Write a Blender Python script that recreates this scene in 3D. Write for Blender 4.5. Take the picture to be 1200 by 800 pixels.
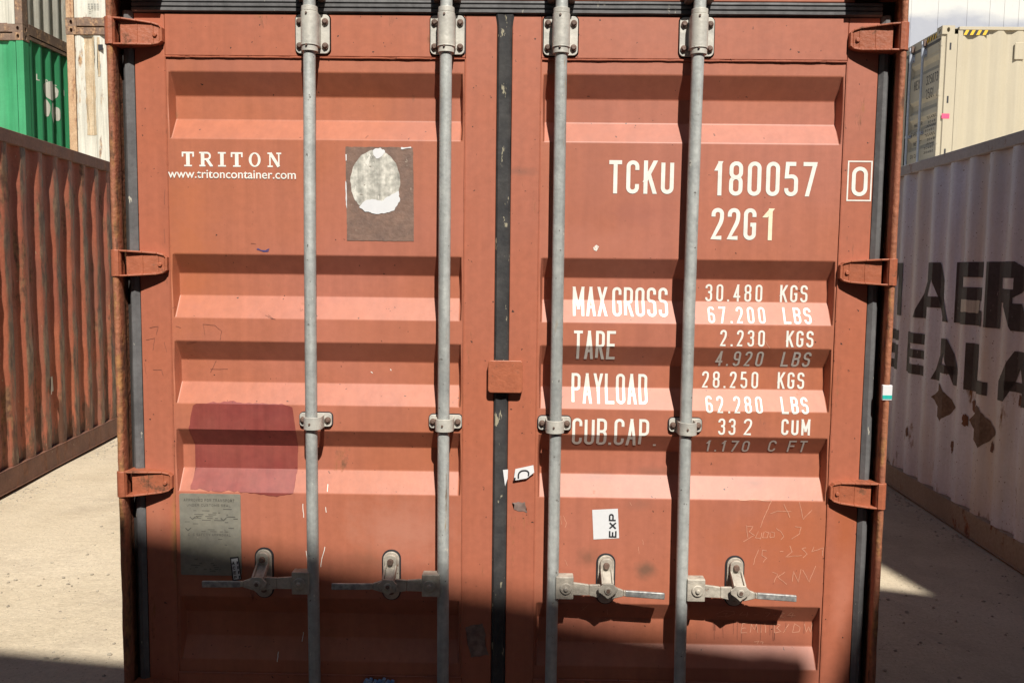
import bpy, bmesh, math, random
from mathutils import Vector, Matrix, noise
R = math.radians
for o in list(bpy.data.objects): bpy.data.objects.remove(o)
scn = bpy.context.scene
col = scn.collection
rnd = random.Random(7)

# ------------------------------------------------------------------ camera
YAW, PIT, ROL, FPX = -0.01666, 0.08626, 0.01186, 1010.1
CAM = Vector((0.0799, -2.695, 1.66))
_f = Vector((math.sin(YAW)*math.cos(PIT), math.cos(YAW)*math.cos(PIT), -math.sin(PIT)))
_r = Vector((math.cos(YAW), -math.sin(YAW), 0)); _u = _r.cross(_f)
_r2 = _r*math.cos(ROL) + _u*math.sin(ROL); _u2 = _u*math.cos(ROL) - _r*math.sin(ROL)
cam = bpy.data.objects.new('camera', bpy.data.cameras.new('camera')); col.objects.link(cam)
cam.matrix_world = Matrix(((_r2.x,_u2.x,-_f.x,CAM.x),(_r2.y,_u2.y,-_f.y,CAM.y),(_r2.z,_u2.z,-_f.z,CAM.z),(0,0,0,1)))
cam.data.sensor_width = 36; cam.data.lens = FPX/1200*36; cam.data.clip_end = 800; cam.data.clip_start = .05
scn.camera = cam

# ------------------------------------------------------------------ light
SUN = Vector((.24, -1, 1.13)).normalized()
w = bpy.data.worlds.new('World'); scn.world = w; w.use_nodes = True
nt = w.node_tree; bg = nt.nodes['Background']
sky = nt.nodes.new('ShaderNodeTexSky'); sky.sky_type = 'NISHITA'; sky.sun_disc = False
sky.sun_elevation = math.asin(SUN.z); sky.sun_rotation = math.atan2(SUN.x, SUN.y)
sky.air_density = 1.0; sky.dust_density = .6; sky.ozone_density = 1.0
nt.links.new(sky.outputs[0], bg.inputs[0]); bg.inputs[1].default_value = .05
sl = bpy.data.lights.new('sun', 'SUN'); sl.energy = 5.0; sl.angle = R(.53); sl.color = (1, .945, .86)
so = bpy.data.objects.new('sun', sl); col.objects.link(so)
so.rotation_euler = (-SUN).to_track_quat('-Z', 'Y').to_euler()
scn.view_settings.view_transform = 'Standard'; scn.view_settings.look = 'None'
scn.view_settings.exposure = .46; scn.view_settings.gamma = 1

# ------------------------------------------------------------------ a pixel of the 1200 x 800 photo to a point (x, z) on the plane y
def P(px, py, y=0.0):
    d = _f + _r2*((px-600)/FPX) + _u2*((400-py)/FPX)
    t = (y-CAM.y)/d.y
    return (CAM.x+t*d.x, CAM.z+t*d.z)

# ------------------------------------------------------------------ materials
def mat(name, c1, c2=None, rough=.55, metal=0, lo=1.2, rust=0, rustc=(.12,.045,.022), rustc2=(.3,.12,.045), rscale=(9,9,2.2),
        speck=0, speckc=(.04,.02,.015), chip=0, chipc=(.75,.72,.62), fine=.12, bump=.0, bscale=60, stain=0, stainc=None, sscale=(1.2,1.2,.5), streak=0, rz=None, ridge=None, band=None, smudge=()):
    m = bpy.data.materials.new(name); m.use_nodes = True
    N = m.node_tree.nodes; L = m.node_tree.links; b = N['Principled BSDF']
    tc = N.new('ShaderNodeTexCoord')
    def mp(s):
        k = N.new('ShaderNodeMapping'); k.inputs['Scale'].default_value = s; L.new(tc.outputs['Object'], k.inputs[0]); return k.outputs[0]
    def ns(s, scale, detail=4, r=.6):
        n = N.new('ShaderNodeTexNoise'); n.inputs['Scale'].default_value = scale; n.inputs['Detail'].default_value = detail
        n.inputs['Roughness'].default_value = r; L.new(mp(s), n.inputs['Vector']); return n.outputs['Fac']
    def rng(v, a, b_, c=0, d=1):
        n = N.new('ShaderNodeMapRange'); n.inputs[1].default_value = a; n.inputs[2].default_value = b_
        n.inputs[3].default_value = c; n.inputs[4].default_value = d; L.new(v, n.inputs[0]); return n.outputs[0]
    def mix(fac, a, b_, mode='MIX'):
        n = N.new('ShaderNodeMix'); n.data_type = 'RGBA'; n.blend_type = mode
        for s, v in ((n.inputs[0], fac), (n.inputs[6], a), (n.inputs[7], b_)):
            if isinstance(v, (int, float)): s.default_value = v
            elif isinstance(v, tuple): s.default_value = (*v, 1)
            else: L.new(v, s)
        return n.outputs[2]
    c2 = c2 or tuple(x*.85 for x in c1)
    c = mix(rng(ns((1,1,1), lo, 3), .35, .65), c1, c2)
    if fine: c = mix(1.0, c, mix(rng(ns((1,1,1), 45, 5), .3, .7), (1-fine,)*3, (1+fine,)*3), 'MULTIPLY')
    if streak: c = mix(1.0, c, mix(rng(ns((30,30,1.2), 1, 3), .35, .65), (1-streak,)*3, (1+streak*.5,)*3), 'MULTIPLY')
    if stain: c = mix(rng(ns(sscale, 1, 5), .62-.3*stain, .75-.2*stain, 0, .75), c, stainc or tuple(x*.6 for x in c1))
    for (px_, py_, rx, rz_, sc, st_) in smudge:    # soiled or faded spots, broken up by noise
        x_, z_ = P(px_, py_)
        k = N.new('ShaderNodeMapping'); k.vector_type = 'POINT'; k.inputs['Location'].default_value = (-x_/rx, 0, -z_/rz_); k.inputs['Scale'].default_value = (1/rx, .01, 1/rz_)
        L.new(tc.outputs['Object'], k.inputs[0]); ln = N.new('ShaderNodeVectorMath'); ln.operation = 'LENGTH'; L.new(k.outputs[0], ln.inputs[0])
        a = N.new('ShaderNodeMath'); a.operation = 'ADD'; k2 = N.new('ShaderNodeMath'); k2.operation = 'MULTIPLY'; k2.inputs[1].default_value = 1.6
        L.new(ns((1,1,1), 14, 5, .65), k2.inputs[0]); L.new(k2.outputs[0], a.inputs[0]); L.new(ln.outputs[1], a.inputs[1])
        c = mix(rng(a.outputs[0], .9, 1.7, st_, 0), c, sc)
    if chip: c = mix(rng(ns((1,1,.35), 38, 4, .7), .70-.14*chip, .72-.14*chip), c, chipc)
    rf = None
    if rust:
        rf = rng(ns(rscale, 1, 7, .72), .66-.3*rust, .72-.25*rust)
        rc = mix(rng(ns((1,1,1), 22, 4), .4, .62), rustc, rustc2)
        c = mix(rf, c, rc)
    if speck: c = mix(rng(ns((1,1,1), 70, 2, .5), .74-.12*speck, .76-.12*speck), c, speckc)
    if ridge:   # ribs rubbed down to old rust on their outer faces (local x beyond ridge[0])
        sp = N.new('ShaderNodeSeparateXYZ'); L.new(tc.outputs['Object'], sp.inputs[0])
        g = rng(sp.outputs[0], ridge[0], ridge[1], 0, .27); a = N.new('ShaderNodeMath'); a.operation = 'ADD'
        L.new(g, a.inputs[0]); L.new(ns((7,7,1.6), 1, 7, .75), a.inputs[1])
        c = mix(rng(a.outputs[0], .62, .74), c, mix(rng(ns((1,1,.5), 16, 6, .75), .38, .62), (.085,.05,.036), (.24,.16,.10)))
        c = mix(rng(ns((9,9,3), 1, 7, .8), .665, .68), c, (.46,.36,.20))
    if band:   # soft shadow painted into the panel colour as a grey band (heights in the object's own frame)
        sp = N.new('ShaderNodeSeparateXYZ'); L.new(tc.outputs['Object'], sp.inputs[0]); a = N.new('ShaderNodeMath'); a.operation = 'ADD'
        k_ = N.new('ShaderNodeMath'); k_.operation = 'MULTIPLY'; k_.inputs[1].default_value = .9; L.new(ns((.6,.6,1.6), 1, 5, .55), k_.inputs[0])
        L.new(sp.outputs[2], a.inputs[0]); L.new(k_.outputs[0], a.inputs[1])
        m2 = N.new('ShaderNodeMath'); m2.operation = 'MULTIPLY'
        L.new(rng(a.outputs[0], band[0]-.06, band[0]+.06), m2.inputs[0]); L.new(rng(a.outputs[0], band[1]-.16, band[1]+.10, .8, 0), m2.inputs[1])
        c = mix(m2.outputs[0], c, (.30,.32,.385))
    if rz:   # rust creeping up from the lower edge, z0..z1 in the object's own height, broken up by noise
        sp = N.new('ShaderNodeSeparateXYZ'); L.new(tc.outputs['Object'], sp.inputs[0])
        g = rng(sp.outputs[2], rz[0], rz[1], .3, 0); a = N.new('ShaderNodeMath'); a.operation = 'ADD'
        L.new(g, a.inputs[0]); L.new(ns((9,9,2), 1, 6, .7), a.inputs[1])
        c = mix(rng(a.outputs[0], .68, .76), c, rustc)
    L.new(c, b.inputs['Base Color'])
    b.inputs['Metallic'].default_value = metal
    if rf is not None:
        L.new(rng(rf, 0, 1, rough, .85), b.inputs['Roughness'])
    else: L.new(rng(ns((1,1,1), 12, 4), .3, .7, rough-.08, rough+.1), b.inputs['Roughness'])
    if bump:
        bn = N.new('ShaderNodeBump'); bn.inputs['Strength'].default_value = bump; bn.inputs['Distance'].default_value = .01
        L.new(ns((1,1,1), bscale, 5), bn.inputs['Height']); L.new(bn.outputs[0], b.inputs['Normal'])
    return m

M = {}
RED = (.385,.124,.062)
M['red'] = mat('red_oxide_paint', RED, (.385,.134,.088), .5, lo=1.3, fine=.06, speck=.05, bump=.07, bscale=18, streak=.07, stain=.42, stainc=(.30,.10,.066), rust=.03, rscale=(7,7,3), rustc=(.15,.06,.04), rustc2=(.3,.12,.05),
    smudge=((690,652,.05,.045,(.13,.07,.045),.55),(756,667,.05,.04,(.11,.075,.05),.7),(700,562,.10,.02,(.22,.10,.07),.6),(770,556,.10,.03,(.24,.11,.075),.6),
            (884,568,.08,.025,(.2,.09,.06),.6),(470,620,.22,.15,(.44,.185,.125),.75),(430,655,.10,.06,(.20,.085,.05),.45),(215,300,.14,.35,(.42,.13,.05),.5),
            (930,640,.30,.22,(.40,.115,.048),.6),(740,250,.16,.05,(.30,.10,.07),.5),(690,290,.3,.10,(.42,.155,.105),.5),(420,400,.35,.2,(.43,.15,.09),.5),(750,590,.05,.03,(.22,.1,.07),.4)))
M['red_frame'] = mat('red_oxide_frame_paint', (.38,.115,.06), (.36,.12,.075), .5, fine=.07, speck=.07, bump=.06, bscale=18, rust=.16, streak=.06, rscale=(14,14,3),
    smudge=((207,625,.022,.20,(.36,.17,.06),.9),(208,650,.014,.10,(.14,.08,.04),.8),(610,202,.06,.02,(.22,.09,.06),.7),(640,480,.02,.12,(.2,.08,.05),.6),(185,610,.06,.2,(.42,.16,.10),.6),(990,620,.05,.2,(.36,.10,.04),.7),(985,700,.05,.2,(.45,.17,.11),.6)))
M['hinge'] = mat('hinge_paint', (.36,.11,.055), (.30,.09,.045), .45, fine=.12, rust=.3, rscale=(16,16,16), rustc2=(.22,.08,.035), bump=.2, chip=.1, chipc=(.2,.1,.06))
M['post'] = mat('rusted_post', (.26,.09,.05), (.34,.125,.06), .7, lo=6, fine=.2, rust=.55, rscale=(30,30,5), rustc=(.10,.045,.025), rustc2=(.36,.17,.06), bump=.5, bscale=70, chip=.15, chipc=(.5,.3,.1))
M['dark'] = mat('dark_recess', (.02,.016,.014), None, .9)
M['galv'] = mat('galvanised_bar', (.43,.445,.425), (.34,.355,.345), .5, metal=.15, lo=9, fine=.16, streak=.24, chip=.24, chipc=(.56,.55,.48), bump=.15, bscale=90, speck=.2, speckc=(.14,.13,.12), rust=.17, rscale=(28,28,3), rustc=(.17,.13,.10), rustc2=(.33,.25,.16))
M['plate'] = mat('zinc_plate', (.53,.51,.45), (.40,.39,.355), .5, metal=.1, lo=14, fine=.12, speck=.2, speckc=(.2,.17,.14), bump=.15)
M['cast'] = mat('handle_forging', (.46,.42,.35), (.33,.295,.25), .55, metal=.1, lo=20, fine=.2, speck=.25, speckc=(.2,.15,.12), bump=.3, rust=.1, rscale=(20,20,20))
M['grip'] = mat('grip_zinc', (.22,.22,.22), (.42,.42,.40), .45, metal=.4, lo=60, fine=.3)
M['bolt'] = mat('bolt_rust', (.16,.10,.075), (.10,.065,.05), .6, lo=60, bump=.3)
M['rubber'] = mat('gasket_rubber', (.12,.118,.12), (.085,.084,.086), .65, lo=8, fine=.15, chip=.22, chipc=(.42,.40,.33), bump=.15, streak=.15)
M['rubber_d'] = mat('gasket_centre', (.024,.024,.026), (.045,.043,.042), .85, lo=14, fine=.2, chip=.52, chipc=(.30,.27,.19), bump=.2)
M['white'] = mat('marking_white', (.76,.745,.69), (.68,.665,.61), .5, lo=20, fine=.06, chip=.03, chipc=(.5,.2,.13))
M['cream'] = mat('marking_aged', (.78,.66,.42), (.8,.75,.6), .5)
M['decal'] = mat('sticker_white', (.68,.68,.68), (.62,.63,.65), .4, fine=.03)
M['ink'] = mat('ink_black', (.025,.025,.03), None, .5)
M['csc'] = mat('data_plate_metal', (.27,.255,.205), (.22,.21,.175), .45, metal=.25, lo=12, fine=.12, speck=.3, speckc=(.1,.09,.07), chip=.1, chipc=(.45,.42,.35))
M['engr'] = mat('engraving', (.10,.095,.08), None, .6)
M['brown'] = mat('placard_glue', (.19,.115,.085), (.15,.095,.075), .65, lo=18, fine=.2, chip=.2, chipc=(.45,.38,.3), bump=.2)
M['greypaper'] = mat('placard_paper', (.44,.43,.38), (.56,.54,.48), .7, lo=70, fine=.45, streak=.35, chip=.62, chipc=(.66,.64,.58), speck=.3, speckc=(.2,.18,.15))
M['patch'] = mat('maroon_patch', (.215,.044,.038), (.25,.062,.048), .45, lo=7, fine=.08, streak=.12, speck=.1)
M['tape'] = mat('tape_residue', (.23,.17,.15), (.14,.09,.075), .5, lo=30, fine=.3)
M['blue'] = mat('blue_wrap', (.06,.22,.5), (.3,.4,.55), .4, lo=40)
M['scratch'] = mat('scratch_bare', (.60,.30,.20), (.48,.22,.14), .6, lo=60)
M['scuff'] = mat('scuff_dark', (.15,.05,.035), (.22,.08,.05), .7, lo=60)
M['blueink'] = mat('blue_mark', (.06,.05,.18), None, .6)
M['teal'] = mat('teal_band', (.02,.42,.36), None, .5)
M['paintred'] = mat('weathered_red_side', (.37,.115,.06), (.32,.10,.06), .6, lo=1.5, fine=.14, rust=.42, rscale=(5,5,1.6), rustc=(.11,.05,.03), rustc2=(.26,.14,.07), chip=.12, chipc=(.4,.33,.2), bump=.25, bscale=30, stain=.4, stainc=(.22,.10,.07), sscale=(3,3,.8), rz=(.1,.9), ridge=(1.198,1.212))
M['railbrown'] = mat('rail_brown', (.13,.06,.04), (.18,.085,.055), .7, lo=5, fine=.2, rust=.5, rustc2=(.24,.11,.06), chip=.1, chipc=(.4,.3,.2), bump=.3)
M['grey'] = mat('pale_grey_side', (.66,.70,.79), (.59,.63,.72), .55, lo=1.2, fine=.07, rust=.10, rscale=(4,4,1.4), rustc=(.17,.09,.04), rustc2=(.26,.16,.08), stain=.5, stainc=(.60,.52,.40), sscale=(1.5,1.5,.4), speck=.35, speckc=(.12,.07,.04), streak=.06, bump=.1, rz=(.0,.32))
M['railgrey'] = mat('rail_grey', (.42,.385,.375), (.33,.30,.28), .6, fine=.12, rust=.3, rscale=(6,6,4), rustc=(.14,.08,.05), bump=.2)
M['railtan'] = mat('rail_tan', (.34,.28,.20), (.26,.21,.15), .7, fine=.15, rust=.25, rscale=(6,6,4), stain=.4, bump=.2)
M['black'] = mat('letter_black', (.035,.033,.036), (.06,.055,.055), .6, lo=6, fine=.2, chip=.12, chipc=(.3,.28,.27))
M['diam'] = mat('placard_scar', (.17,.115,.08), (.13,.09,.065), .8, lo=12, fine=.3, chip=.2, chipc=(.3,.25,.2))
M['green'] = mat('green_paint', (.05,.31,.135), (.04,.26,.11), .5, fine=.07, streak=.12, rust=.06, bump=.05)
M['whiteside'] = mat('weathered_white', (.56,.545,.47), (.50,.485,.41), .5, fine=.07, streak=.2, rust=.26, rscale=(5,5,.8), rustc2=(.4,.25,.12))
M['rustrail'] = mat('rusty_rail', (.20,.135,.095), (.14,.09,.065), .75, lo=5, fine=.2, rust=.6, rscale=(6,6,3), rustc=(.13,.075,.05), rustc2=(.40,.25,.14), bump=.3)
M['rustpost'] = mat('rusty_cream_post', (.48,.33,.20), (.40,.25,.14), .7, lo=5, fine=.2, rust=.45, rscale=(10,10,2), rustc=(.18,.085,.05), rustc2=(.42,.24,.12), bump=.2)
M['beige'] = mat('beige_paint', (.44,.39,.285), (.42,.37,.27), .5, fine=.03, streak=.03)
M['beige2'] = mat('beige_door', (.46,.41,.31), (.43,.385,.29), .5, fine=.05, streak=.05)
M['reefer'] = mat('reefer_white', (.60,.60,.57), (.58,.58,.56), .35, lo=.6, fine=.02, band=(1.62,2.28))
M['barblue'] = mat('bar_zinc', (.42,.45,.50), (.34,.37,.42), .5)
M['yellow'] = mat('hazard_yellow', (.72,.45,.03), None, .5)
M['pink'] = mat('pink_tag', (.75,.08,.18), None, .5)

M['tan'] = mat('rust_wash', (.50,.41,.28), (.42,.31,.19), .6, lo=5, fine=.15, streak=.25, chip=.4, chipc=(.56,.53,.45))
# ground
def ground_mat():
    m = bpy.data.materials.new('yard_ground'); m.use_nodes = True
    N = m.node_tree.nodes; L = m.node_tree.links; b = N['Principled BSDF']
    tc = N.new('ShaderNodeTexCoord')
    def ns(s, scale, d=6, r=.6):
        k = N.new('ShaderNodeMapping'); k.inputs['Scale'].default_value = s; L.new(tc.outputs['Object'], k.inputs[0])
        n = N.new('ShaderNodeTexNoise'); n.inputs['Scale'].default_value = scale; n.inputs['Detail'].default_value = d
        n.inputs['Roughness'].default_value = r; L.new(k.outputs[0], n.inputs['Vector']); return n.outputs['Fac']
    def ramp(v, *st):
        n = N.new('ShaderNodeValToRGB'); e = n.color_ramp.elements
        while len(e) < len(st): e.new(.5)
        for k, (p_, c_) in zip(e, st): k.position = p_; k.color = (*c_, 1)
        L.new(v, n.inputs[0]); return n.outputs[0]
    def mix(f, a, c, mode='MIX'):
        n = N.new('ShaderNodeMix'); n.data_type = 'RGBA'; n.blend_type = mode
        for s, v in ((n.inputs[0], f), (n.inputs[6], a), (n.inputs[7], c)):
            if isinstance(v, (int, float)): s.default_value = v
            elif isinstance(v, tuple): s.default_value = (*v, 1)
            else: L.new(v, s)
        return n.outputs[2]
    c = ramp(ns((1,1,1), .9, 7), (.3,(.42,.345,.24)), (.5,(.52,.44,.318)), (.7,(.57,.49,.365)))
    c = mix(1.0, c, ramp(ns((1,1,1), 60, 6, .7), (.3,(.82,.81,.80)), (.7,(1.12,1.12,1.12))), 'MULTIPLY')
    c = mix(ramp(ns((1,1,1), 2.3, 6, .7), (.50,(0,0,0)), (.72,(.5,.5,.5))), c, (.33,.27,.20))
    c = mix(ramp(ns((1,2.6,1), 9, 6, .75), (.63,(0,0,0)), (.70,(.55,.55,.55))), c, (.22,.18,.13))
    c = mix(ramp(ns((1,1,1), 130, 2, .5), (.69,(0,0,0)), (.71,(1,1,1))), c, (.14,.11,.085))
    L.new(c, b.inputs['Base Color']); b.inputs['Roughness'].default_value = .95
    bn = N.new('ShaderNodeBump'); bn.inputs['Strength'].default_value = .55; bn.inputs['Distance'].default_value = .024
    L.new(ns((1,1.15,1), 9, 10, .70), bn.inputs['Height']); L.new(bn.outputs[0], b.inputs['Normal'])
    return m
M['ground'] = ground_mat()
M['stone'] = mat('stones', (.40,.35,.27), (.22,.19,.15), .9, lo=25, fine=.2)

# ------------------------------------------------------------------ mesh builder
class MB:
    def __init__(s): s.v = []; s.f = []
    def add(s, vs, fs):
        n = len(s.v); s.v += [tuple(v) for v in vs]; s.f += [tuple(i+n for i in f) for f in fs]; return s
    def box(s, x0, x1, y0, y1, z0, z1):
        return s.add([(x0,y0,z0),(x1,y0,z0),(x1,y1,z0),(x0,y1,z0),(x0,y0,z1),(x1,y0,z1),(x1,y1,z1),(x0,y1,z1)],
                     [(0,3,2,1),(4,5,6,7),(0,1,5,4),(1,2,6,5),(2,3,7,6),(3,0,4,7)])
    def prism(s, poly, y0, y1):      # polygon in (x, z) extruded along y; y0 is the front
        n = len(poly)
        vs = [(x,y0,z) for x,z in poly]+[(x,y1,z) for x,z in poly]
        return s.add(vs, [tuple(range(n)), tuple(range(2*n-1,n-1,-1))]+[(i,i+n,(i+1)%n+n,(i+1)%n) for i in range(n)])
    def prismz(s, poly, z0, z1):     # polygon in (x, y) extruded along z
        n = len(poly)
        vs = [(x,y,z0) for x,y in poly]+[(x,y,z1) for x,y in poly]
        return s.add(vs, [tuple(range(n-1,-1,-1)), tuple(range(n,2*n))]+[(i,(i+1)%n,(i+1)%n+n,i+n) for i in range(n)])
    def tube(s, a, b, r, r2=None, n=16, cap=True):
        a = Vector(a); b = Vector(b); r2 = r if r2 is None else r2; d = (b-a).normalized()
        u = d.orthogonal().normalized(); v = d.cross(u)
        vs = [a+(u*math.cos(t)+v*math.sin(t))*r for t in [2*math.pi*i/n for i in range(n)]]
        vs += [b+(u*math.cos(t)+v*math.sin(t))*r2 for t in [2*math.pi*i/n for i in range(n)]]
        fs = [(i,(i+1)%n,(i+1)%n+n,i+n) for i in range(n)]
        if cap: fs += [tuple(range(n-1,-1,-1)), tuple(range(n,2*n))]
        return s.add(vs, fs)
    def build(s, name, m, parent=None, bevel=0, smooth=40, seg=2, recalc=True):
        me = bpy.data.meshes.new(name); me.from_pydata(s.v, [], s.f)
        if recalc:
            bm = bmesh.new(); bm.from_mesh(me); bmesh.ops.recalc_face_normals(bm, faces=bm.faces[:]); bm.to_mesh(me); bm.free()
        me.materials.append(m)
        me.polygons.foreach_set('use_smooth', [True]*len(me.polygons)); me.set_sharp_from_angle(angle=R(smooth))
        o = bpy.data.objects.new(name, me); col.objects.link(o)
        if parent: o.parent = parent
        if bevel:
            k = o.modifiers.new('b', 'BEVEL'); k.width = bevel; k.segments = seg; k.limit_method = 'ANGLE'; k.angle_limit = R(30); k.harden_normals = True
        return o
def thing(name, label, cat, loc=(0,0,0), rz=0, group=None):
    o = bpy.data.objects.new(name, None); col.objects.link(o); o.location = loc; o.rotation_euler = (0,0,rz); o.empty_display_size = .2
    o['label'] = label; o['category'] = cat
    if group: o['group'] = group
    return o
def rrect(x0, x1, z0, z1, r, n=5):
    out = []
    for cx, cz, a0 in ((x1-r,z0+r,-90),(x1-r,z1-r,0),(x0+r,z1-r,90),(x0+r,z0+r,180)):
        for i in range(n+1):
            a = R(a0+90*i/n); out.append((cx+r*math.cos(a), cz+r*math.sin(a)))
    return out
def ragged(poly, step=.008, amp=.003, seed=0):
    out = []
    for i in range(len(poly)):
        a = Vector(poly[i]); b = Vector(poly[(i+1)%len(poly)]); n = max(1, int((b-a).length/step)); d = (b-a).normalized()
        nn = Vector((-d.y, d.x))
        for k in range(n):
            q = a+(b-a)*k/n; q = q+nn*amp*(noise.noise(Vector((q.x*70+seed, q.y*70, seed)))*2 + noise.noise(Vector((q.x*260, q.y*260+seed, 3))))
            out.append((q.x, q.y))
    return out

# ------------------------------------------------------------------ lettering: strokes of even width laid on a surface
r_ = 1
G = {
'0':[('c',(0,0,1),(1,0,1),(1,1,1),(0,1,1))], 'O':[('c',(0,0,1),(1,0,1),(1,1,1),(0,1,1))],
'1':[((.1,.82),(.55,1),(.55,0))], 'I':[((.5,0),(.5,1))],
'2':[((0,.76),(0,1,1),(1,1,1),(1,.62,1),(0,0),(1,0))],
'3':[((0,.8),(0,1,1),(1,1,1),(1,.54,1),(.35,.54)),((.35,.54),(1,.54,1),(1,0,1),(0,0,1),(0,.2))],
'4':[((.72,0),(.72,1),(0,.26),(1,.26))],
'5':[((.95,1),(.08,1),(0,.58),(1,.6,1),(1,0,1),(0,0,1),(0,.2))],
'6':[((.95,.84),(1,1,1),(0,1,1),(0,0,1),(1,0,1),(1,.56,1),(0,.56))],
'7':[((0,1),(1,1),(.3,0))],
'9':[((.05,.16),(0,0,1),(1,0,1),(1,1,1),(0,1,1),(0,.44,1),(1,.44))],
'8':[('c',(0,.54,1),(1,.54,1),(1,1,1),(0,1,1)),('c',(0,0,1),(1,0,1),(1,.54,1),(0,.54,1))],
'A':[((0,0),(.5,1),(1,0)),((.17,.28),(.83,.28))],
'B':[((0,.54),(0,1),(1,1,1),(1,.54,1),(0,.54),(0,0)),((.2,.54),(1,.54,1),(1,0,1),(0,0))],
'C':[((1,.74),(1,1,1),(0,1,1),(0,0,1),(1,0,1),(1,.26))],
'D':[('c',(0,0),(1,0,1),(1,1,1),(0,1))],
'E':[((1,1),(0,1),(0,0),(1,0)),((0,.52),(.82,.52))], 'F':[((1,1),(0,1),(0,0)),((0,.52),(.82,.52))],
'G':[((1,.76),(1,1,1),(0,1,1),(0,0,1),(1,0,1),(1,.48),(.55,.48))],
'H':[((0,0),(0,1)),((1,0),(1,1)),((0,.5),(1,.5))],
'K':[((0,0),(0,1)),((1,1),(.02,.40)),((.36,.60),(1,0))],
'L':[((0,1),(0,0),(1,0))], 'M':[((0,0),(0,1),(.5,.25),(1,1),(1,0))], 'N':[((0,0),(0,1),(1,0),(1,1))],
'P':[((0,0),(0,1),(1,1,1),(1,.45,1),(0,.45))], 'R':[((0,0),(0,1),(1,1,1),(1,.47,1),(0,.47)),((.45,.47),(1,0))],
'S':[((1,.78),(1,1,1),(0,1,1),(0,.54,1),(1,.54,1),(1,0,1),(0,0,1),(0,.22))],
'T':[((0,1),(1,1)),((.5,1),(.5,0))], 'U':[((0,1),(0,0,1),(1,0,1),(1,1))],
'V':[((0,1),(.5,0),(1,1))], 'W':[((0,1),(.25,0),(.5,.7),(.75,0),(1,1))], 'X':[((0,0),(1,1)),((0,1),(1,0))],
'Y':[((0,1),(.5,.45),(1,1)),((.5,.45),(.5,0))], '-':[((.1,.5),(.9,.5))], '.':[((0,0),(0,.001))],
}
def fillet(pts, flags, closed, rad):
    out = []; n = len(pts)
    for i in range(n):
        p = Vector(pts[i])
        if not flags[i] or (not closed and i in (0, n-1)): out.append(p); continue
        a = Vector(pts[i-1]); b = Vector(pts[(i+1)%n]); da = a-p; db = b-p
        fa = .5 if flags[i-1] else 1; fb = .5 if flags[(i+1)%n] else 1
        r = min(rad, da.length*fa, db.length*fb)
        A = p+da.normalized()*r; B = p+db.normalized()*r
        for k in range(7):
            t = k/6; w_ = .75   # rational quadratic, close to a circular arc
            c0 = (1-t)**2; c1 = 2*t*(1-t)*w_; c2 = t*t
            out.append((A*c0+p*c1+B*c2)/(c0+c1+c2))
    res = [out[0]]
    for q in out[1:]:
        if (q-res[-1]).length > 1e-5: res.append(q)
    if closed and (res[0]-res[-1]).length < 1e-5: res.pop()
    return res
def ribbon(pts, t, closed):
    n = len(pts); L_ = []; R_ = []
    for i in range(n):
        p = pts[i]
        a = pts[i-1] if (closed or i > 0) else None; b = pts[(i+1)%n] if (closed or i < n-1) else None
        d1 = (p-a).normalized() if a is not None else None; d2 = (b-p).normalized() if b is not None else None
        if d1 is None: d1 = d2
        if d2 is None: d2 = d1
        n1 = Vector((-d1.y,d1.x)); n2 = Vector((-d2.y,d2.x)); m = n1+n2
        m = n1 if m.length < 1e-4 else m.normalized()
        k = 1/max(.70, m.dot(n1))
        L_.append(p+m*t/2*k); R_.append(p-m*t/2*k)
    q = []
    for i in range(n if closed else n-1):
        j = (i+1)%n; q.append([R_[i], R_[j], L_[j], L_[i]])
    return q
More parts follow.
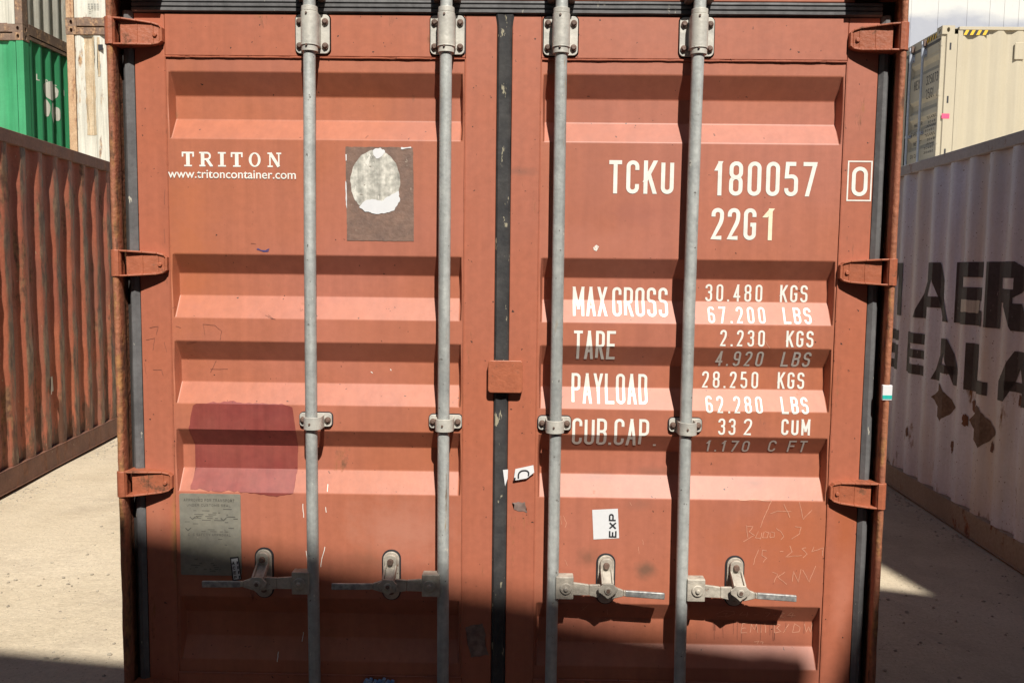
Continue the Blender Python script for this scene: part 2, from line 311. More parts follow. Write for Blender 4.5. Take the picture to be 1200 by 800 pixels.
class Flat:                                    # 2-D faces (u, v) with a small layer number, later draped on a surface
    def __init__(s): s.q = []; s.n = 0
    def poly(s, pts, layer=0): s.q.append(([Vector(p) for p in pts], layer)); return s
    def stroke(s, pts, t, closed=False, flags=None, rad=0):
        pts = [Vector(p) for p in pts]
        if flags: pts = fillet(pts, flags, closed, rad)
        s.n = (s.n+1)%4
        for q in ribbon(pts, t, closed): s.q.append((q, s.n))
        return s
    def glyph(s, ch, x, z, w_, h, t, slant=0, wt=None, rk=.5):
        for st in G[ch]:
            closed = st[0] == 'c'; pts = st[1:] if closed else st
            P2 = []
            for p in pts:
                yy = z+t/2+p[1]*(h-t); P2.append((x+t/2+p[0]*(w_-t)+slant*(yy-z), yy))
            fl = [len(p) > 2 for p in pts]
            if ch != '.' and not closed and not any(fl):      # straight strokes: square ends, steep diagonals cut level
                for a, b in zip(P2, P2[1:]):
                    a = Vector(a); b = Vector(b); d = (b-a).normalized(); s.n = (s.n+1)%4
                    if abs(d.y) > .75 and abs(d.x) > .02:
                        if b.y < a.y: a, b = b, a
                        d = (b-a).normalized(); hw = t/2/d.y; e = Vector((d.x/d.y, 1))*t/2; a = a-e; b = b+e
                        s.q.append(([Vector((a.x-hw,a.y)), Vector((a.x+hw,a.y)), Vector((b.x+hw,b.y)), Vector((b.x-hw,b.y))], s.n))
                    else:
                        for q in ribbon([a-d*t/2, b+d*t/2], t, False): s.q.append((q, s.n))
                continue
            if ch == '.': s.poly([(x,z),(x+t,z),(x+t,z+t),(x,z+t)]); continue
            s.stroke(P2, t, closed, fl, (w_-t)*rk)
        return s
    def text(s, txt, x0, x1, z0, z1, t, gap=.35, rk=.5, sp=.6):
        wd = {'.':None, ' ':None, '1':.72, 'I':.4, 'M':1.22}
        un = 0; fx = 0
        for i, ch in enumerate(txt):
            if ch == '.': fx += t
            elif ch == ' ': un += sp
            else: un += wd.get(ch, 1) or 1
            if i < len(txt)-1 and ch != ' ' : un += gap
        u = (x1-x0-fx)/un; x = x0
        for i, ch in enumerate(txt):
            if ch == ' ': x += sp*u; continue
            if ch == '.': s.glyph('.', x, z0, t, z1-z0, t); x += t+gap*u; continue
            k = wd.get(ch, 1) or 1
            if ch == 'I': s.glyph(ch, x-.3*u*.5, z0, u, z1-z0, t)
            else: s.glyph(ch, x, z0, u*k, z1-z0, t, rk=rk)
            x += (k+gap)*u
        return s
    def build(s, name, m, parent, surf, breaks_u=(), breaks_v=(), off=.003):
        bm = bmesh.new(); lay = bm.faces.layers.int.new('l')
        for pts, l in s.q:
            try:
                f = bm.faces.new([bm.verts.new((p[0],0,p[1])) for p in pts]); f[lay] = l
            except ValueError: pass
        bmesh.ops.triangulate(bm, faces=[f for f in bm.faces if len(f.verts) > 4])
        for b in breaks_u: bmesh.ops.bisect_plane(bm, geom=bm.verts[:]+bm.edges[:]+bm.faces[:], plane_co=(b,0,0), plane_no=(1,0,0), dist=1e-6)
        for b in breaks_v: bmesh.ops.bisect_plane(bm, geom=bm.verts[:]+bm.edges[:]+bm.faces[:], plane_co=(0,0,b), plane_no=(0,0,1), dist=1e-6)
        for v in bm.verts:
            l = v.link_faces[0][lay] if v.link_faces else 0
            v.co = surf(v.co.x, v.co.z, off+l*.00013)
        me = bpy.data.meshes.new(name); bm.to_mesh(me); bm.free(); me.materials.append(m)
        o = bpy.data.objects.new(name, me); col.objects.link(o); o.parent = parent
        return o

# ------------------------------------------------------------------ the door surface (local frame: door face y = 0, -y towards the viewer)
BANDS = [(2.247,2.180,2.108,2.044),(1.689,1.628,1.558,1.489),(1.416,1.352,1.281,1.216),(1.134,1.076,1.000,.931),(.586,.522,.440,.376)]
DEP = .041
PROF = [(2.43,0)]
for a,b,c,d in BANDS: PROF += [(a,0),(b,DEP),(c,DEP),(d,0)]
PROF += [(.15,0)]
ZBR = [z for b in BANDS for z in b]
def door_y(z):
    for (z1,y1),(z0,y0) in zip(PROF, PROF[1:]):
        if z0 <= z <= z1: return y0+(y1-y0)*(z-z0)/(z1-z0)
    return 0
def dent(x, z): return .0016*noise.noise(Vector((x*2.5, z*2.5, 5)))+.0006*noise.noise(Vector((x*9, z*9, 0)))
def dsurf(x, z, off): return Vector((x, (door_y(z)+dent(x, z) if .118 < abs(x) < 1.035 else -.004)-off, z))

# ------------------------------------------------------------------ corner casting with hand holes
def casting(mb, x0, x1, y0, y1, z0, z1):
    cx, cy, cz = (x0+x1)/2, (y0+y1)/2, (z0+z1)/2
    def holed(orig, U, V, Nn, hu, hv, ru, rv):
        n = 16; out = []; inn = []; deep = []
        for i in range(n):
            a = 2*math.pi*(i+.5)/n; c, s_ = math.cos(a), math.sin(a)
            k = 1/max(abs(c), abs(s_)); out.append(orig+U*hu*c*k+V*hv*s_*k)
            inn.append(orig+U*ru*c+V*rv*s_); deep.append(inn[-1]-Nn*.085)
        # move outer samples so the corners are exact
        for i in range(n):
            a = 2*math.pi*(i+.5)/n; q = round((a-math.pi/4)/(math.pi/2)); ca = math.pi/4+q*math.pi/2
            if abs(a-ca) < math.pi/n*1.02 and (a-ca) < 0: out[i] = orig+U*hu*(1 if math.cos(ca) > 0 else -1)+V*hv*(1 if math.sin(ca) > 0 else -1)
        m_ = n
        mb.add(out+inn+deep, [(i,(i+1)%m_,(i+1)%m_+m_,i+m_) for i in range(m_)]+[(i+m_,(i+1)%m_+m_,(i+1)%m_+2*m_,i+2*m_) for i in range(m_)]+[tuple(range(2*m_,3*m_))])
    X, Y, Z = Vector((1,0,0)), Vector((0,1,0)), Vector((0,0,1))
    for nrm, U, V, o_, hu, hv in ((-Y,X,Z,(cx,y0,cz),(x1-x0)/2,(z1-z0)/2),(Y,X,Z,(cx,y1,cz),(x1-x0)/2,(z1-z0)/2),
                                  (-X,Y,Z,(x0,cy,cz),(y1-y0)/2,(z1-z0)/2),(X,Y,Z,(x1,cy,cz),(y1-y0)/2,(z1-z0)/2)):
        holed(Vector(o_), U, V, nrm, hu, hv, .021, .034)
    mb.add([(x0,y0,z0),(x1,y0,z0),(x1,y1,z0),(x0,y1,z0),(x0,y0,z1),(x1,y0,z1),(x1,y1,z1),(x0,y1,z1)], [(0,3,2,1),(4,5,6,7)])

# ------------------------------------------------------------------ corrugated sheet: u along, outer face at depth 0, inner at dep
def corr_profile(L, pitch=.278, dep=.036, flat=.072, slope=.067, start=.0):
    pts = [(0,0)]; u = start+flat*.5
    if start: pts.append((start,0))
    while u+pitch < L:
        pts += [(u,0),(u+slope,dep),(u+pitch-flat-slope,dep),(u+pitch-flat,0)]; u += pitch
    pts.append((L,0)); return pts
def corr_depth(prof, u):
    for (a,ya),(b,yb) in zip(prof, prof[1:]):
        if a <= u <= b: return ya+(yb-ya)*(u-a)/(b-a) if b > a else ya
    return 0
def corr_sheet(prof, z0, z1, rows, place, dent=0, seed=0, sub=1):
    mb = MB(); us = []
    for (a,ya),(b,yb) in zip(prof, prof[1:]):
        for k in range(sub): us.append((a+(b-a)*k/sub, ya+(yb-ya)*k/sub))
    us.append(prof[-1])
    n = len(us)
    for r in range(rows+1):
        z = z0+(z1-z0)*r/rows
        for (u, y) in us:
            e = 0; du = 0
            if dent and 0 < r < rows:
                e = dent*(noise.noise(Vector((u*2.2+seed, z*2.6, 1)))*1.0+.8*noise.noise(Vector((u*7+seed, z*8, 2))))
                du = dent*1.2*noise.noise(Vector((u*3+seed, z*5, 9)))+dent*.7*noise.noise(Vector((u*12+seed, z*16, 4)))
            mb.v.append(tuple(place(u+du, y+e, z)))
    for r in range(rows):
        for i in range(n-1): mb.f.append((r*n+i, r*n+i+1, (r+1)*n+i+1, (r+1)*n+i))
    return mb

# ------------------------------------------------------------------ generic freight container (origin: centre of the door end at ground; length runs along local +y)
H0 = 2.591
def container(name, label, loc, rz, L=6.06, side='paintred', rail=None, post=None, endm=None, W=2.438, H=H0, group=None, doors=False,
              dent=0, rows=1, sub=1, toprail=.07, flat=False, cat='shipping container', bottom=None, bare_front=False, cast=None):
    t = thing(name, label, cat, loc, rz, group)
    rail = rail or side; post = post or rail; endm = endm or side; h = W/2; bottom = bottom or rail; cast = cast or post
    zb, zt = .16, H-toprail
    info = {}
    for s in (-1, 1):
        prof = corr_profile(L-.34, start=.05) if not flat else [(0,0),(L-.34,0)]
        if flat:
            mb = MB(); u = .17; x = s*(h-.012)
            mb.box(min(x,x-s*.03), max(x,x-s*.03), .17, L-.17, zb, zt)
            k = 0
            while u < L-.3:
                xx = s*(h-.004); mb.box(min(x,xx), max(x,xx), u, u+.022, zb+.001, zt-.001); u += (.60,.47,.30,.30,.56)[k%5]; k += 1
            mb.build('side_wall', M[side], t)
        else:
            place = lambda u, d, z, s=s: (s*(h-.010-d), .17+u, z)
            o = corr_sheet(prof, zb, zt, rows, place, dent if s == info.get('ds', s) else 0, loc[0], sub).build('side_wall', M[side], t, smooth=50 if not dent else 30, recalc=False)
        info['prof'] = prof
        rp = [(h,zt),(h,H-.012),(h-.06,H-.012),(h-.06,zt)]
        MB().box(min(s*h,s*(h-.06)), max(s*h,s*(h-.06)), .178, L-.178, zt+.0005, H-.012).build('top_rail', M[rail], t, bevel=.006)
        b = MB(); b.box(min(s*(h-.002),s*(h-.012)), max(s*(h-.002),s*(h-.012)), .178, L-.178, .012, zb)
        b.box(min(s*(h+.004),s*(h-.05)), max(s*(h+.004),s*(h-.05)), .179, L-.179, .004, .0115)
        b.box(min(s*(h-.002),s*(h-.055)), max(s*(h-.002),s*(h-.055)), .179, L-.179, zb+.0005, zb+.008)
        b.build('bottom_rail', M[bottom], t, bevel=.002)
    for s in (-1, 1):
        for e in (0, 1):
            y0, y1 = (0, .17) if e == 0 else (L-.17, L)
            if not (bare_front and e == 0):
                px0, px1 = sorted((s*(h-.004), s*(h-.12)))
                yy0, yy1 = (.005, .165) if e == 0 else (L-.165, L-.005)
                MB().box(px0, px1, yy0, yy1, .12, H-.12).build('corner_post', M[post], t, bevel=.01)
            cx0, cx1 = sorted((s*h, s*(h-.162)))
            dy = -.065 if (bare_front and e == 0) else 0
            for zz in (0, H-.118):
                mb = MB(); casting(mb, cx0, cx1, y0+dy, y1+(0 if e else dy)+.008*(1-e)-.0, zz, zz+.118); mb.build('corner_casting', M[cast], t, bevel=.004)
    # roof, floor, end wall(s)
    MB().box(-h+.06, h-.06, .05, L-.05, H-.03, H-.014).build('roof', M[side], t)
    MB().box(-h+.06, h-.06, .05, L-.05, .03, .15).build('floor', M['railbrown'], t)
    for e in (0, 1):
        if e == 0 and (doors or bare_front): continue
        y = L-.02 if e else .02; sg = -1 if e else 1
        prof = corr_profile(W-.26, pitch=.30, flat=.09, slope=.05, start=.03)
        corr_sheet(prof, .13, H-.12, 1, lambda u, d, z: (-h+.13+u, y+sg*d, z)).build('end_wall', M[endm], t, smooth=50, recalc=False)
        for z0, z1 in ((.005,.13),(H-.12,H-.015)):
            MB().box(-h+.163, h-.163, y-.015, y+.05 if e == 0 else y+.015, z0, z1).build('end_rail', M[rail], t, bevel=.006)
    return t, info

# ------------------------------------------------------------------ one pair of doors, built in full
def bar_bracket(parent, x, z0, z1, mp, mbolt, small=False):
    """locking bar bearing bolted on the door face"""
    hw = .052 if not small else .051
    b = MB()
    if not small:
        b.prism(rrect(x-hw, x+hw, z0, z1, .014), -.012, -.004)
        zc0, zc1 = z0-.004, z1+.012
        b.tube((x,-.047,zc0+.018), (x,-.047,zc1-.016), .0262, n=24)
        b.box(x-.026, x+.026, -.047, -.010, zc0+.019, zc1-.017)
        for za, zb_ in ((zc0, zc0+.0175), (zc1-.0155, zc1)):
            b.tube((x,-.047,za), (x,-.047,zb_), .0245, n=24)
        b.tube((x,-.047,zc0+.017), (x,-.047,zc0+.021), .0272, n=24)
    else:
        b.prism(rrect(x-hw, x+hw, z0, z1, .010), -.012, -.004)
        zc = (z0+z1)/2-.003
        n = 20; vs = []; fs = []
        for i in range(n+1):
            a = math.pi*(1+i/n)         # half ring round the front of the bar, with feet
            for rr, zz in ((.0235,zc-.020),(.0235,zc+.020),(.0285,zc+.020),(.0285,zc-.020)):
                vs.append((x+rr*math.cos(a), -.047+rr*math.sin(a), zz))
        for i in range(n):
            for k in range(4): fs.append((i*4+k, i*4+(k+1)%4, i*4+4+(k+1)%4, i*4+4+k))
        b.add(vs, fs)
        for s in (-1,1): b.box(*sorted((x+s*.0236, x+s*.0284)), -.047, -.0118, zc-.020, zc+.020)
    b.build('bar_bracket', mp, parent, bevel=.0015)
    g = MB(); g.prism(rrect(x-hw-.003, x+hw+.003, z0-.004, z1+.003, .015), -.0045, .010); g.build('rubber_pad', M['ink'], parent)
    pos = [(s*.039, z) for s in (-1,1) for z in ((z0+.022, z1-.022) if not small else ((z0+z1)/2,))]
    for dx, zz in pos:
        bb = MB(); bb.tube((x+dx,-.0122,zz), (x+dx,-.017,zz), .0100, .0100, n=14); bb.tube((x+dx,-.017,zz), (x+dx,-.0225,zz), .0088, .0050, n=14); bb.build('bolt', mbolt, parent)
    for zz in ((z0+.012, z1-.012) if not small else ((z0+z1)/2-.003,)):
        r0 = .0737 if not small else .0760
        bb = MB(); bb.tube((x-.004,-r0+.002,zz), (x-.004,-r0-.0025,zz), .0038, .003, n=10); bb.build('rivet', mbolt, parent)

def hinge(parent, s, z, mh):
    """pressed steel arm from the post (outer, x = s*1.20) to the door leaf"""
    def X(v): return s*v
    b = MB()
    # recessed web, and two flanges that stand up towards the post
    wb = [(1.158,-.045,.0385),(1.110,-.036,.036),(1.066,-.025,.033),(1.050,-.021,.028),(1.0435,-.019,.018)]
    for (xa,ya,ha),(xb,yb,hb) in zip(wb, wb[1:]):
        b.add([(X(xa),ya,z+ha),(X(xb),yb,z+hb),(X(xb),yb,z-hb),(X(xa),ya,z-ha),(X(xa),-.001,z+ha),(X(xb),-.001,z+hb),(X(xb),-.001,z-hb),(X(xa),-.001,z-ha)],
              [(0,1,2,3),(4,7,6,5),(0,4,5,1),(3,2,6,7),(0,3,7,4),(1,5,6,2)])
    fl = [(1.174,-.060,.041),(1.150,-.057,.040),(1.110,-.044,.0375),(1.070,-.031,.0345),(1.050,-.026,.029),(1.0415,-.023,.019)]
    for sg in (1, -1):
        for (xa,ya,ha),(xb,yb,hb) in zip(fl, fl[1:]):
            za, zb_ = z+sg*ha, z+sg*hb; th = -sg*.0055
            b.add([(X(xa),ya,za),(X(xb),yb,zb_),(X(xb),yb,zb_+th),(X(xa),ya,za+th),(X(xa),0,za),(X(xb),0,zb_),(X(xb),0,zb_+th),(X(xa),0,za+th)],
                  [(0,1,2,3),(4,7,6,5),(0,4,5,1),(3,2,6,7),(0,3,7,4),(1,5,6,2)])
    b.box(*sorted((X(1.0405),X(1.047))), -.0235, -.001, z-.021, z+.021)
    b.tube((X(1.062),-.020,z-.003), (X(1.062),-.029,z-.003), .0075, .006, n=12)
    # knuckle round the pin
    b.tube((X(1.1855),-.051,z-.041), (X(1.1855),-.051,z+.041), .0155, n=18)
    b.add([(X(1.185),-.0680,z+.040),(X(1.173),-.064,z+.040),(X(1.173),-.064,z-.040),(X(1.185),-.0680,z-.040),
           (X(1.185),-.04,z+.040),(X(1.173),-.02,z+.040),(X(1.173),-.02,z-.040),(X(1.185),-.04,z-.040)],
          [(0,1,2,3),(4,7,6,5),(0,4,5,1),(3,2,6,7),(0,3,7,4),(1,5,6,2)])
    b.build('hinge', mh, parent, bevel=.0015)

def handle(parent, x, s, z, dz, mc, mg):
    """s = +1 grip to the right of the bar"""
    def X(v): return x+s*v
    b = MB()
    q = lambda v0,v1: sorted((X(v0),X(v1)))
    b.box(*q(.010,.066), -.070, -.030, z-.036, z+.036)                    # pivot block on the bar
    b.tube((X(.042),-.070,z), (X(.042),-.076,z), .020, .018, n=18)
    b.tube((X(.042),-.075,z), (X(.042),-.083,z), .009, .006, n=12)
    arm = [(.060,.021,-.062),(.115,.018,-.064),(.150,.022,-.066),(.185,.022,-.068),(.222,.010,-.069),(.236,.008,-.070)]
    for (a,ha,ya),(c,hc,yc) in zip(arm, arm[1:]):
        za = z+dz*(a/.35); zc = z+dz*(c/.35)
        b.add([(X(a),ya,za+ha),(X(c),yc,zc+hc),(X(c),yc,zc-hc),(X(a),ya,za-ha),(X(a),ya+.014,za+ha*.9),(X(c),yc+.014,zc+hc*.9),(X(c),yc+.014,zc-hc*.9),(X(a),ya+.014,za-ha*.9)],
              [(0,1,2,3),(4,7,6,5),(0,4,5,1),(3,2,6,7),(0,3,7,4),(1,5,6,2)])
    b.build('door_handle', mc, parent, bevel=.003)
    g = MB(); za = z+dz*.62; zc = z+dz
    g.add([(X(.228),-.071,za+.010),(X(.352),-.068,zc+.011),(X(.352),-.068,zc-.010),(X(.228),-.071,za-.010),
           (X(.228),-.060,za+.010),(X(.352),-.058,zc+.011),(X(.352),-.058,zc-.010),(X(.228),-.060,za-.010)],
          [(0,1,2,3),(4,7,6,5),(0,4,5,1),(3,2,6,7),(0,3,7,4),(1,5,6,2)])
    g.build('handle_grip', mg, parent, bevel=.003)
    # keeper riveted on the leaf and the hasp swung over the handle
    k = MB(); xc = X(.172); zk = z+.045
    k.prism(rrect(xc-.026, xc+.026, zk-.115, zk+.042, .025, 7), -.010, -.003)
    k.build('handle_keeper', mc, parent, bevel=.002)
    MB().prism(rrect(xc-.0305, xc+.0305, zk-.119, zk+.047, .029, 7), -.0035, .008).build('rubber_pad', M['ink'], parent)
    h = MB()      # hasp: riveted at the top, cranked forward, lobed end over the handle
    h.prism(rrect(xc-.019, xc+.020, zk-.012, zk+.036, .016, 6), -.024, -.012)
    for sx in (-.019, .020-.006):
        h.add([(xc+sx,-.024,zk+.004),(xc+sx+.006,-.024,zk+.004),(xc+sx+.006,-.078,zk-.024),(xc+sx,-.078,zk-.024),(xc+sx,-.012,zk-.008),(xc+sx+.006,-.012,zk-.008),(xc+sx+.006,-.070,zk-.040),(xc+sx,-.070,zk-.040)],
              [(0,1,2,3),(4,7,6,5),(0,4,5,1),(3,2,6,7),(0,3,7,4),(1,5,6,2)])
    h.add([(xc-.013,-.020,zk-.002),(xc+.014,-.020,zk-.002),(xc+.014,-.070,zk-.030),(xc-.013,-.070,zk-.030),(xc-.013,-.014,zk-.010),(xc+.014,-.014,zk-.010),(xc+.014,-.066,zk-.038),(xc-.013,-.066,zk-.038)],
          [(0,1,2,3),(4,7,6,5),(0,4,5,1),(3,2,6,7),(0,3,7,4),(1,5,6,2)])
    pr = [(.016,-.022),(-.014,-.022),(-.020,-.030),(-.031,-.036),(-.029,-.050),(-.014,-.060),(.000,-.072),(.014,-.062),(.028,-.050),(.031,-.038),(.022,-.030)]
    h.prism([(xc+u, zk+v) for u, v in pr], -.085, -.078)
    h.tube((xc+.001,-.085,zk-.044), (xc+.001,-.090,zk-.044), .0125, .011, n=16)
    h.build('handle_hasp', mc, parent, bevel=.002)
    for a_, b_, c_, d_, e_ in (((xc,-.024,zk+.014),(xc,-.033,zk+.014),.0105,.0085,'bolt'),((xc+.001,-.090,zk-.044),(xc+.001,-.0915,zk-.044),.0062,.0062,'rivet'),((xc,-.010,zk-.09),(xc,-.015,zk-.09),.010,.008,'bolt')):
        MB().tube(a_, b_, c_, d_, n=14).build(e_, M['bolt'], parent)
    if 0: bb = MB(); bb.tube((xc+.002,-.0945,zk-.034), (xc+.002,-.0958,zk-.034), .0062, n=12); bb.tube((xc,-.010,zk-.09), (xc,-.015,zk-.09), .010, .008, n=12)

def doors(t, mpan, mfr, mhinge, mbar, mpl, mcast, mgrip, gask=True, seed=0):
    out = {}
    for s in (-1, 1):
        # panel sheet with five pressed-in bands
        xi, xo = (.115 if s > 0 else .118), 1.040
        zs = [2.292]
        for bnd in BANDS: zs += list(bnd)
        zs += [.330]
        zz = []
        for a, b in zip(zs, zs[1:]):
            n = max(1, int(round((a-b)/.05))); zz += [a+(b-a)*k/n for k in range(n)]
        zz.append(.330)
        xa = [xi, xi+.006, xi+.013]; n = 26; xa += [xi+.013+(xo-.026-xi)*k/n for k in range(1, n)]; xa += [xo-.013, xo-.006, xo]
        mb = MB()
        for z in zz:
            for i, x in enumerate(xa):
                inside = 2 <= i <= len(xa)-3
                y = door_y(z) if inside else 0
                y += dent(s*x, z) if inside else 0
                mb.v.append((s*x, y, z))
        W_ = len(xa)
        for j in range(len(zz)-1):
            for i in range(W_-1): mb.f.append((j*W_+i, j*W_+i+1, (j+1)*W_+i+1, (j+1)*W_+i))
        d = mb.build('door', mpan, t, bevel=.0045, smooth=60)
        d.modifiers['b'].angle_limit = R(14); out[s] = d
        # leaf frame
        f = MB(); ci = (-.021 if s < 0 else .025)*1.0
        xin = abs(ci)
        f.box(*sorted((s*xin, s*(xi-.001))), -.004, .05, .17, 2.420)
        f.box(*sorted((s*(xo+.001), s*1.135)), -.004, .05, .17, 2.420)
        f.box(*sorted((s*(xi-.0005), s*(xo+.0005))), -.0045, .045, 2.293, 2.4195)
        f.box(*sorted((s*(xi-.0005), s*(xo+.0005))), -.0045, .045, .171, .329)
        f.build('door_frame', mfr, d, bevel=.003)
        wl = MB()
        for a, b in (((xi,2.290),(xo,2.290)),((xi,.331),(xo,.331)),((xo+.001,2.29),(xo+.001,.33)),((xi-.001,2.29),(xi-.001,.33))):
            nseg = 60; pr = None
            for k in range(nseg+1):
                u = k/nseg; q = (s*(a[0]+(b[0]-a[0])*u), -.0035, a[1]+(b[1]-a[1])*u+.0012*noise.noise(Vector((u*30, a[1], s))))
                if pr: wl.tube(pr, q, .0026+.0012*noise.noise(Vector((u*22, 2, a[0]))), n=6, cap=False)
                pr = q
        wl.build('weld_bead', mfr, d)
        # backing so no light passes
        MB().box(*sorted((s*.03, s*1.13)), .052, .06, .17, 2.42).build('door_lining', M['dark'], d)
        for x in (.172, .583):
            b = MB(); pr = None
            bow = .007*rnd.uniform(-1, 1)
            for k in range(25):
                z = .215+(2.50-.215)*k/24; q = (s*x+bow*math.sin(math.pi*k/24), -.047, z)
                if pr: b.tube(pr, q, .0185, n=20, cap=False)
                pr = q
            b.build('locking_bar', mbar, d)
            bar_bracket(d, s*x, 2.300, 2.416, mpl, M['bolt'])
            bar_bracket(d, s*x, 1.150, 1.193, mpl, M['bolt'], True)
            bar_bracket(d, s*x, .190, .300, mpl, M['bolt'])
            handle(d, s*x, s, .660, (-.010 if s < 0 else -.022), mcast, mgrip)
            # cam and keeper on the header
            kp = MB()
            for k in (-1, 1): kp.box(s*x+k*.030-.011, s*x+k*.030+.011, -.055, -.004, 2.452, 2.545)
            kp.build('cam_keeper', M['bolt'], d, bevel=.004)
            cm = MB(); cm.box(s*x-.017, s*x+.017, -.075, -.012, 2.475, 2.53); cm.build('bar_cam', mcast, d, bevel=.004)
        for z in (2.352, 1.657, .966, .27): hinge(d, s, z, mhinge)
        # outer gasket: lip with two facets
        g = MB(); 
        prof = [(1.137,-.002),(1.149,-.012),(1.160,-.012),(1.168,-.003),(1.170,.02),(1.137,.02)]
        rows = 40; vs = []; n = len(prof)
        for r in range(rows+1):
            z = .17+(2.425-.17)*r/rows
            for x, y in prof: vs.append((s*(x+(.0025*noise.noise(Vector((z*6, x, s))) if x > 1.16 else 0)), y+.002*noise.noise(Vector((z*5, x*9, s))), z))
        g.add(vs, [(r*n+i, r*n+(i+1)%n, (r+1)*n+(i+1)%n, (r+1)*n+i) for r in range(rows) for i in range(n)])
        g.build('door_gasket', M['rubber'], d, smooth=25)
    # centre gasket: a strip carried by the left leaf
    g = MB(); prof = [(-.020,-.003),(-.014,-.011),(.002,-.008),(.018,-.011),(.024,-.003),(.024,.02),(-.020,.02)]
    rows = 60; vs = []; n = len(prof)
    for r in range(rows+1):
        z = .17+(2.421-.17)*r/rows; wd = 1+max(0, (z-2.375)/.045)*.35
        for x, y in prof: vs.append(((x-.002)*wd+.002+.0012*noise.noise(Vector((z*14, x*20, 1))), y+.0015*noise.noise(Vector((z*9, x*20, 2))), z))
    g.add(vs, [(r*n+i, r*n+(i+1)%n, (r+1)*n+(i+1)%n, (r+1)*n+i) for r in range(rows) for i in range(n)])
    g.build('centre_gasket', M['rubber_d'], out[-1], smooth=25)
    # ribbed head gasket
    for s in (-1, 1):
        g = MB(); prof = [(-.002,2.4215),(-.013,2.4255),(-.013,2.4335),(-.006,2.4365),(-.012,2.4400),(-.012,2.4475),(-.006,2.4505),(-.011,2.4540),(-.010,2.4600),(-.001,2.4630),(.02,2.463),(.02,2.4215)]
        n = len(prof); rows = 40; vs = []
        for r in range(rows+1):
            x = s*(.0+1.137*r/rows)
            for y, z in prof: vs.append((x, y, z+.0008*noise.noise(Vector((x*8, 1, 1)))))
        g.add(vs, [(r*n+i, r*n+(i+1)%n, (r+1)*n+(i+1)%n, (r+1)*n+i) for r in range(rows) for i in range(n)])
        g.build('head_gasket', M['rubber'], out[s], smooth=25)
    return out

def door_end_frame(t, mpost, mhead, W2=1.219):
    for s in (-1, 1):
        # J shaped rear post: rounded, battered outer nose and the web behind it, with a dark channel beside the gasket
        b = MB(); rows = 110; n = 10; vs = []
        for r in range(rows+1):
            z = .118+(2.473-.118)*r/rows
            e = .0016*noise.noise(Vector((z*11, s*3, 0)))+.001*noise.noise(Vector((z*37, s*3, 1)))
            e2 = .0018*noise.noise(Vector((z*9, s*3, 7)))
            for k in range(n):
                a = math.pi*(k/(n-1)); vs.append((s*(1.1865+e-.0098*math.cos(a)), -.052+e2-.0105*math.sin(a), z))
            vs.append((s*(1.196+e), .0, z)); vs.append((s*1.219, .010, z)); vs.append((s*1.219, .16, z)); vs.append((s*1.186, .16, z)); vs.append((s*1.186, -.0, z)); vs.append((s*(1.1775+e), -.03, z))
        n += 6
        b.add(vs, [(r*n+i, r*n+(i+1)%n, (r+1)*n+(i+1)%n, (r+1)*n+i) for r in range(rows) for i in range(n)])
        b.build('corner_post', mpost, t, smooth=50)
        MB().box(*sorted((s*1.1375, s*1.1855)), .021, .05, .118, 2.473).build('post_channel', M['dark'], t)
    MB().box(-1.056, 1.056, -.004, .12, 2.4635, 2.588).build('header', mhead, t, bevel=.004)
    MB().box(-1.056, 1.056, -.010, .12, .005, .168).build('sill', mhead, t, bevel=.004)

# ================================================================== ground
gm = MB(); NX = 90
def gz(x, y):
    k = min(1, max(0, (x-1.4)/1.4)); k = k*k*(3-2*k); f = 1 if -4 < y < 14 else 0
    return -.085*k
xs = sorted(set([-400,-150,-60,-25]+[round(-12+.25*i, 3) for i in range(97)]+[25,60,150,400]))
ys = sorted(set([-400,-150,-60,-25]+[round(-12+.25*i, 3) for i in range(121)]+[30,60,150,400]))
for y in ys:
    for x in xs:
        near = abs(x) < 12 and -12 <= y <= 18
        gm.v.append((x, y, gz(x, y)+(.008*noise.noise(Vector((x*1.1, y*1.1, 0))) if near else 0)-.006))
for j in range(len(ys)-1):
    for i in range(len(xs)-1): n = len(xs); gm.f.append((j*n+i, j*n+i+1, (j+1)*n+i+1, (j+1)*n+i))
g = gm.build('ground', M['ground'], smooth=180); g['kind'] = 'structure'
pb = MB(); rr = random.Random(11)
ico = []
for i in range(2600):
    if rr.random() < .55: x = rr.uniform(-4.0, -1.25); y = rr.uniform(.2, 5.5)
    else: x = rr.uniform(1.25, 2.9); y = rr.uniform(.0, 5.5)
    s_ = .0025+.010*rr.random()**4; z = gz(x, y)-.006+s_*.15; a = rr.uniform(0, 6.28)
    vs = []
    for k in range(5):
        t_ = a+k*1.257; q = s_*rr.uniform(.7, 1.3); vs.append((x+q*math.cos(t_), y+q*math.sin(t_), z))
    vs.append((x+s_*.2, y, z+s_*rr.uniform(.4, .9)))
    pb.add(vs, [(k, (k+1)%5, 5) for k in range(5)])
for i in range(1500):
    if i % 2: v = abs(rr.gauss(0, .10)); y = rr.uniform(.5, 6.2); x = -3.60-.107*(y-3.3)+.03+v
    else: v = abs(rr.gauss(0, .09)); y = rr.uniform(.5, 6.5); x = 2.97+.04*(y-2.0)-.02-v
    s_ = .003+.012*rr.random()**3; z = gz(x, y)-.006; a = rr.uniform(0, 6.28)
    vs = [(x+s_*rr.uniform(.7,1.3)*math.cos(a+k*1.257), y+s_*rr.uniform(.7,1.3)*math.sin(a+k*1.257), z) for k in range(5)]+[(x, y, z+s_*rr.uniform(.5, 1.0))]
    pb.add(vs, [(k, (k+1)%5, 5) for k in range(5)])
o = pb.build('gravel', M['stone'], smooth=20, recalc=False); o['kind'] = 'stuff'

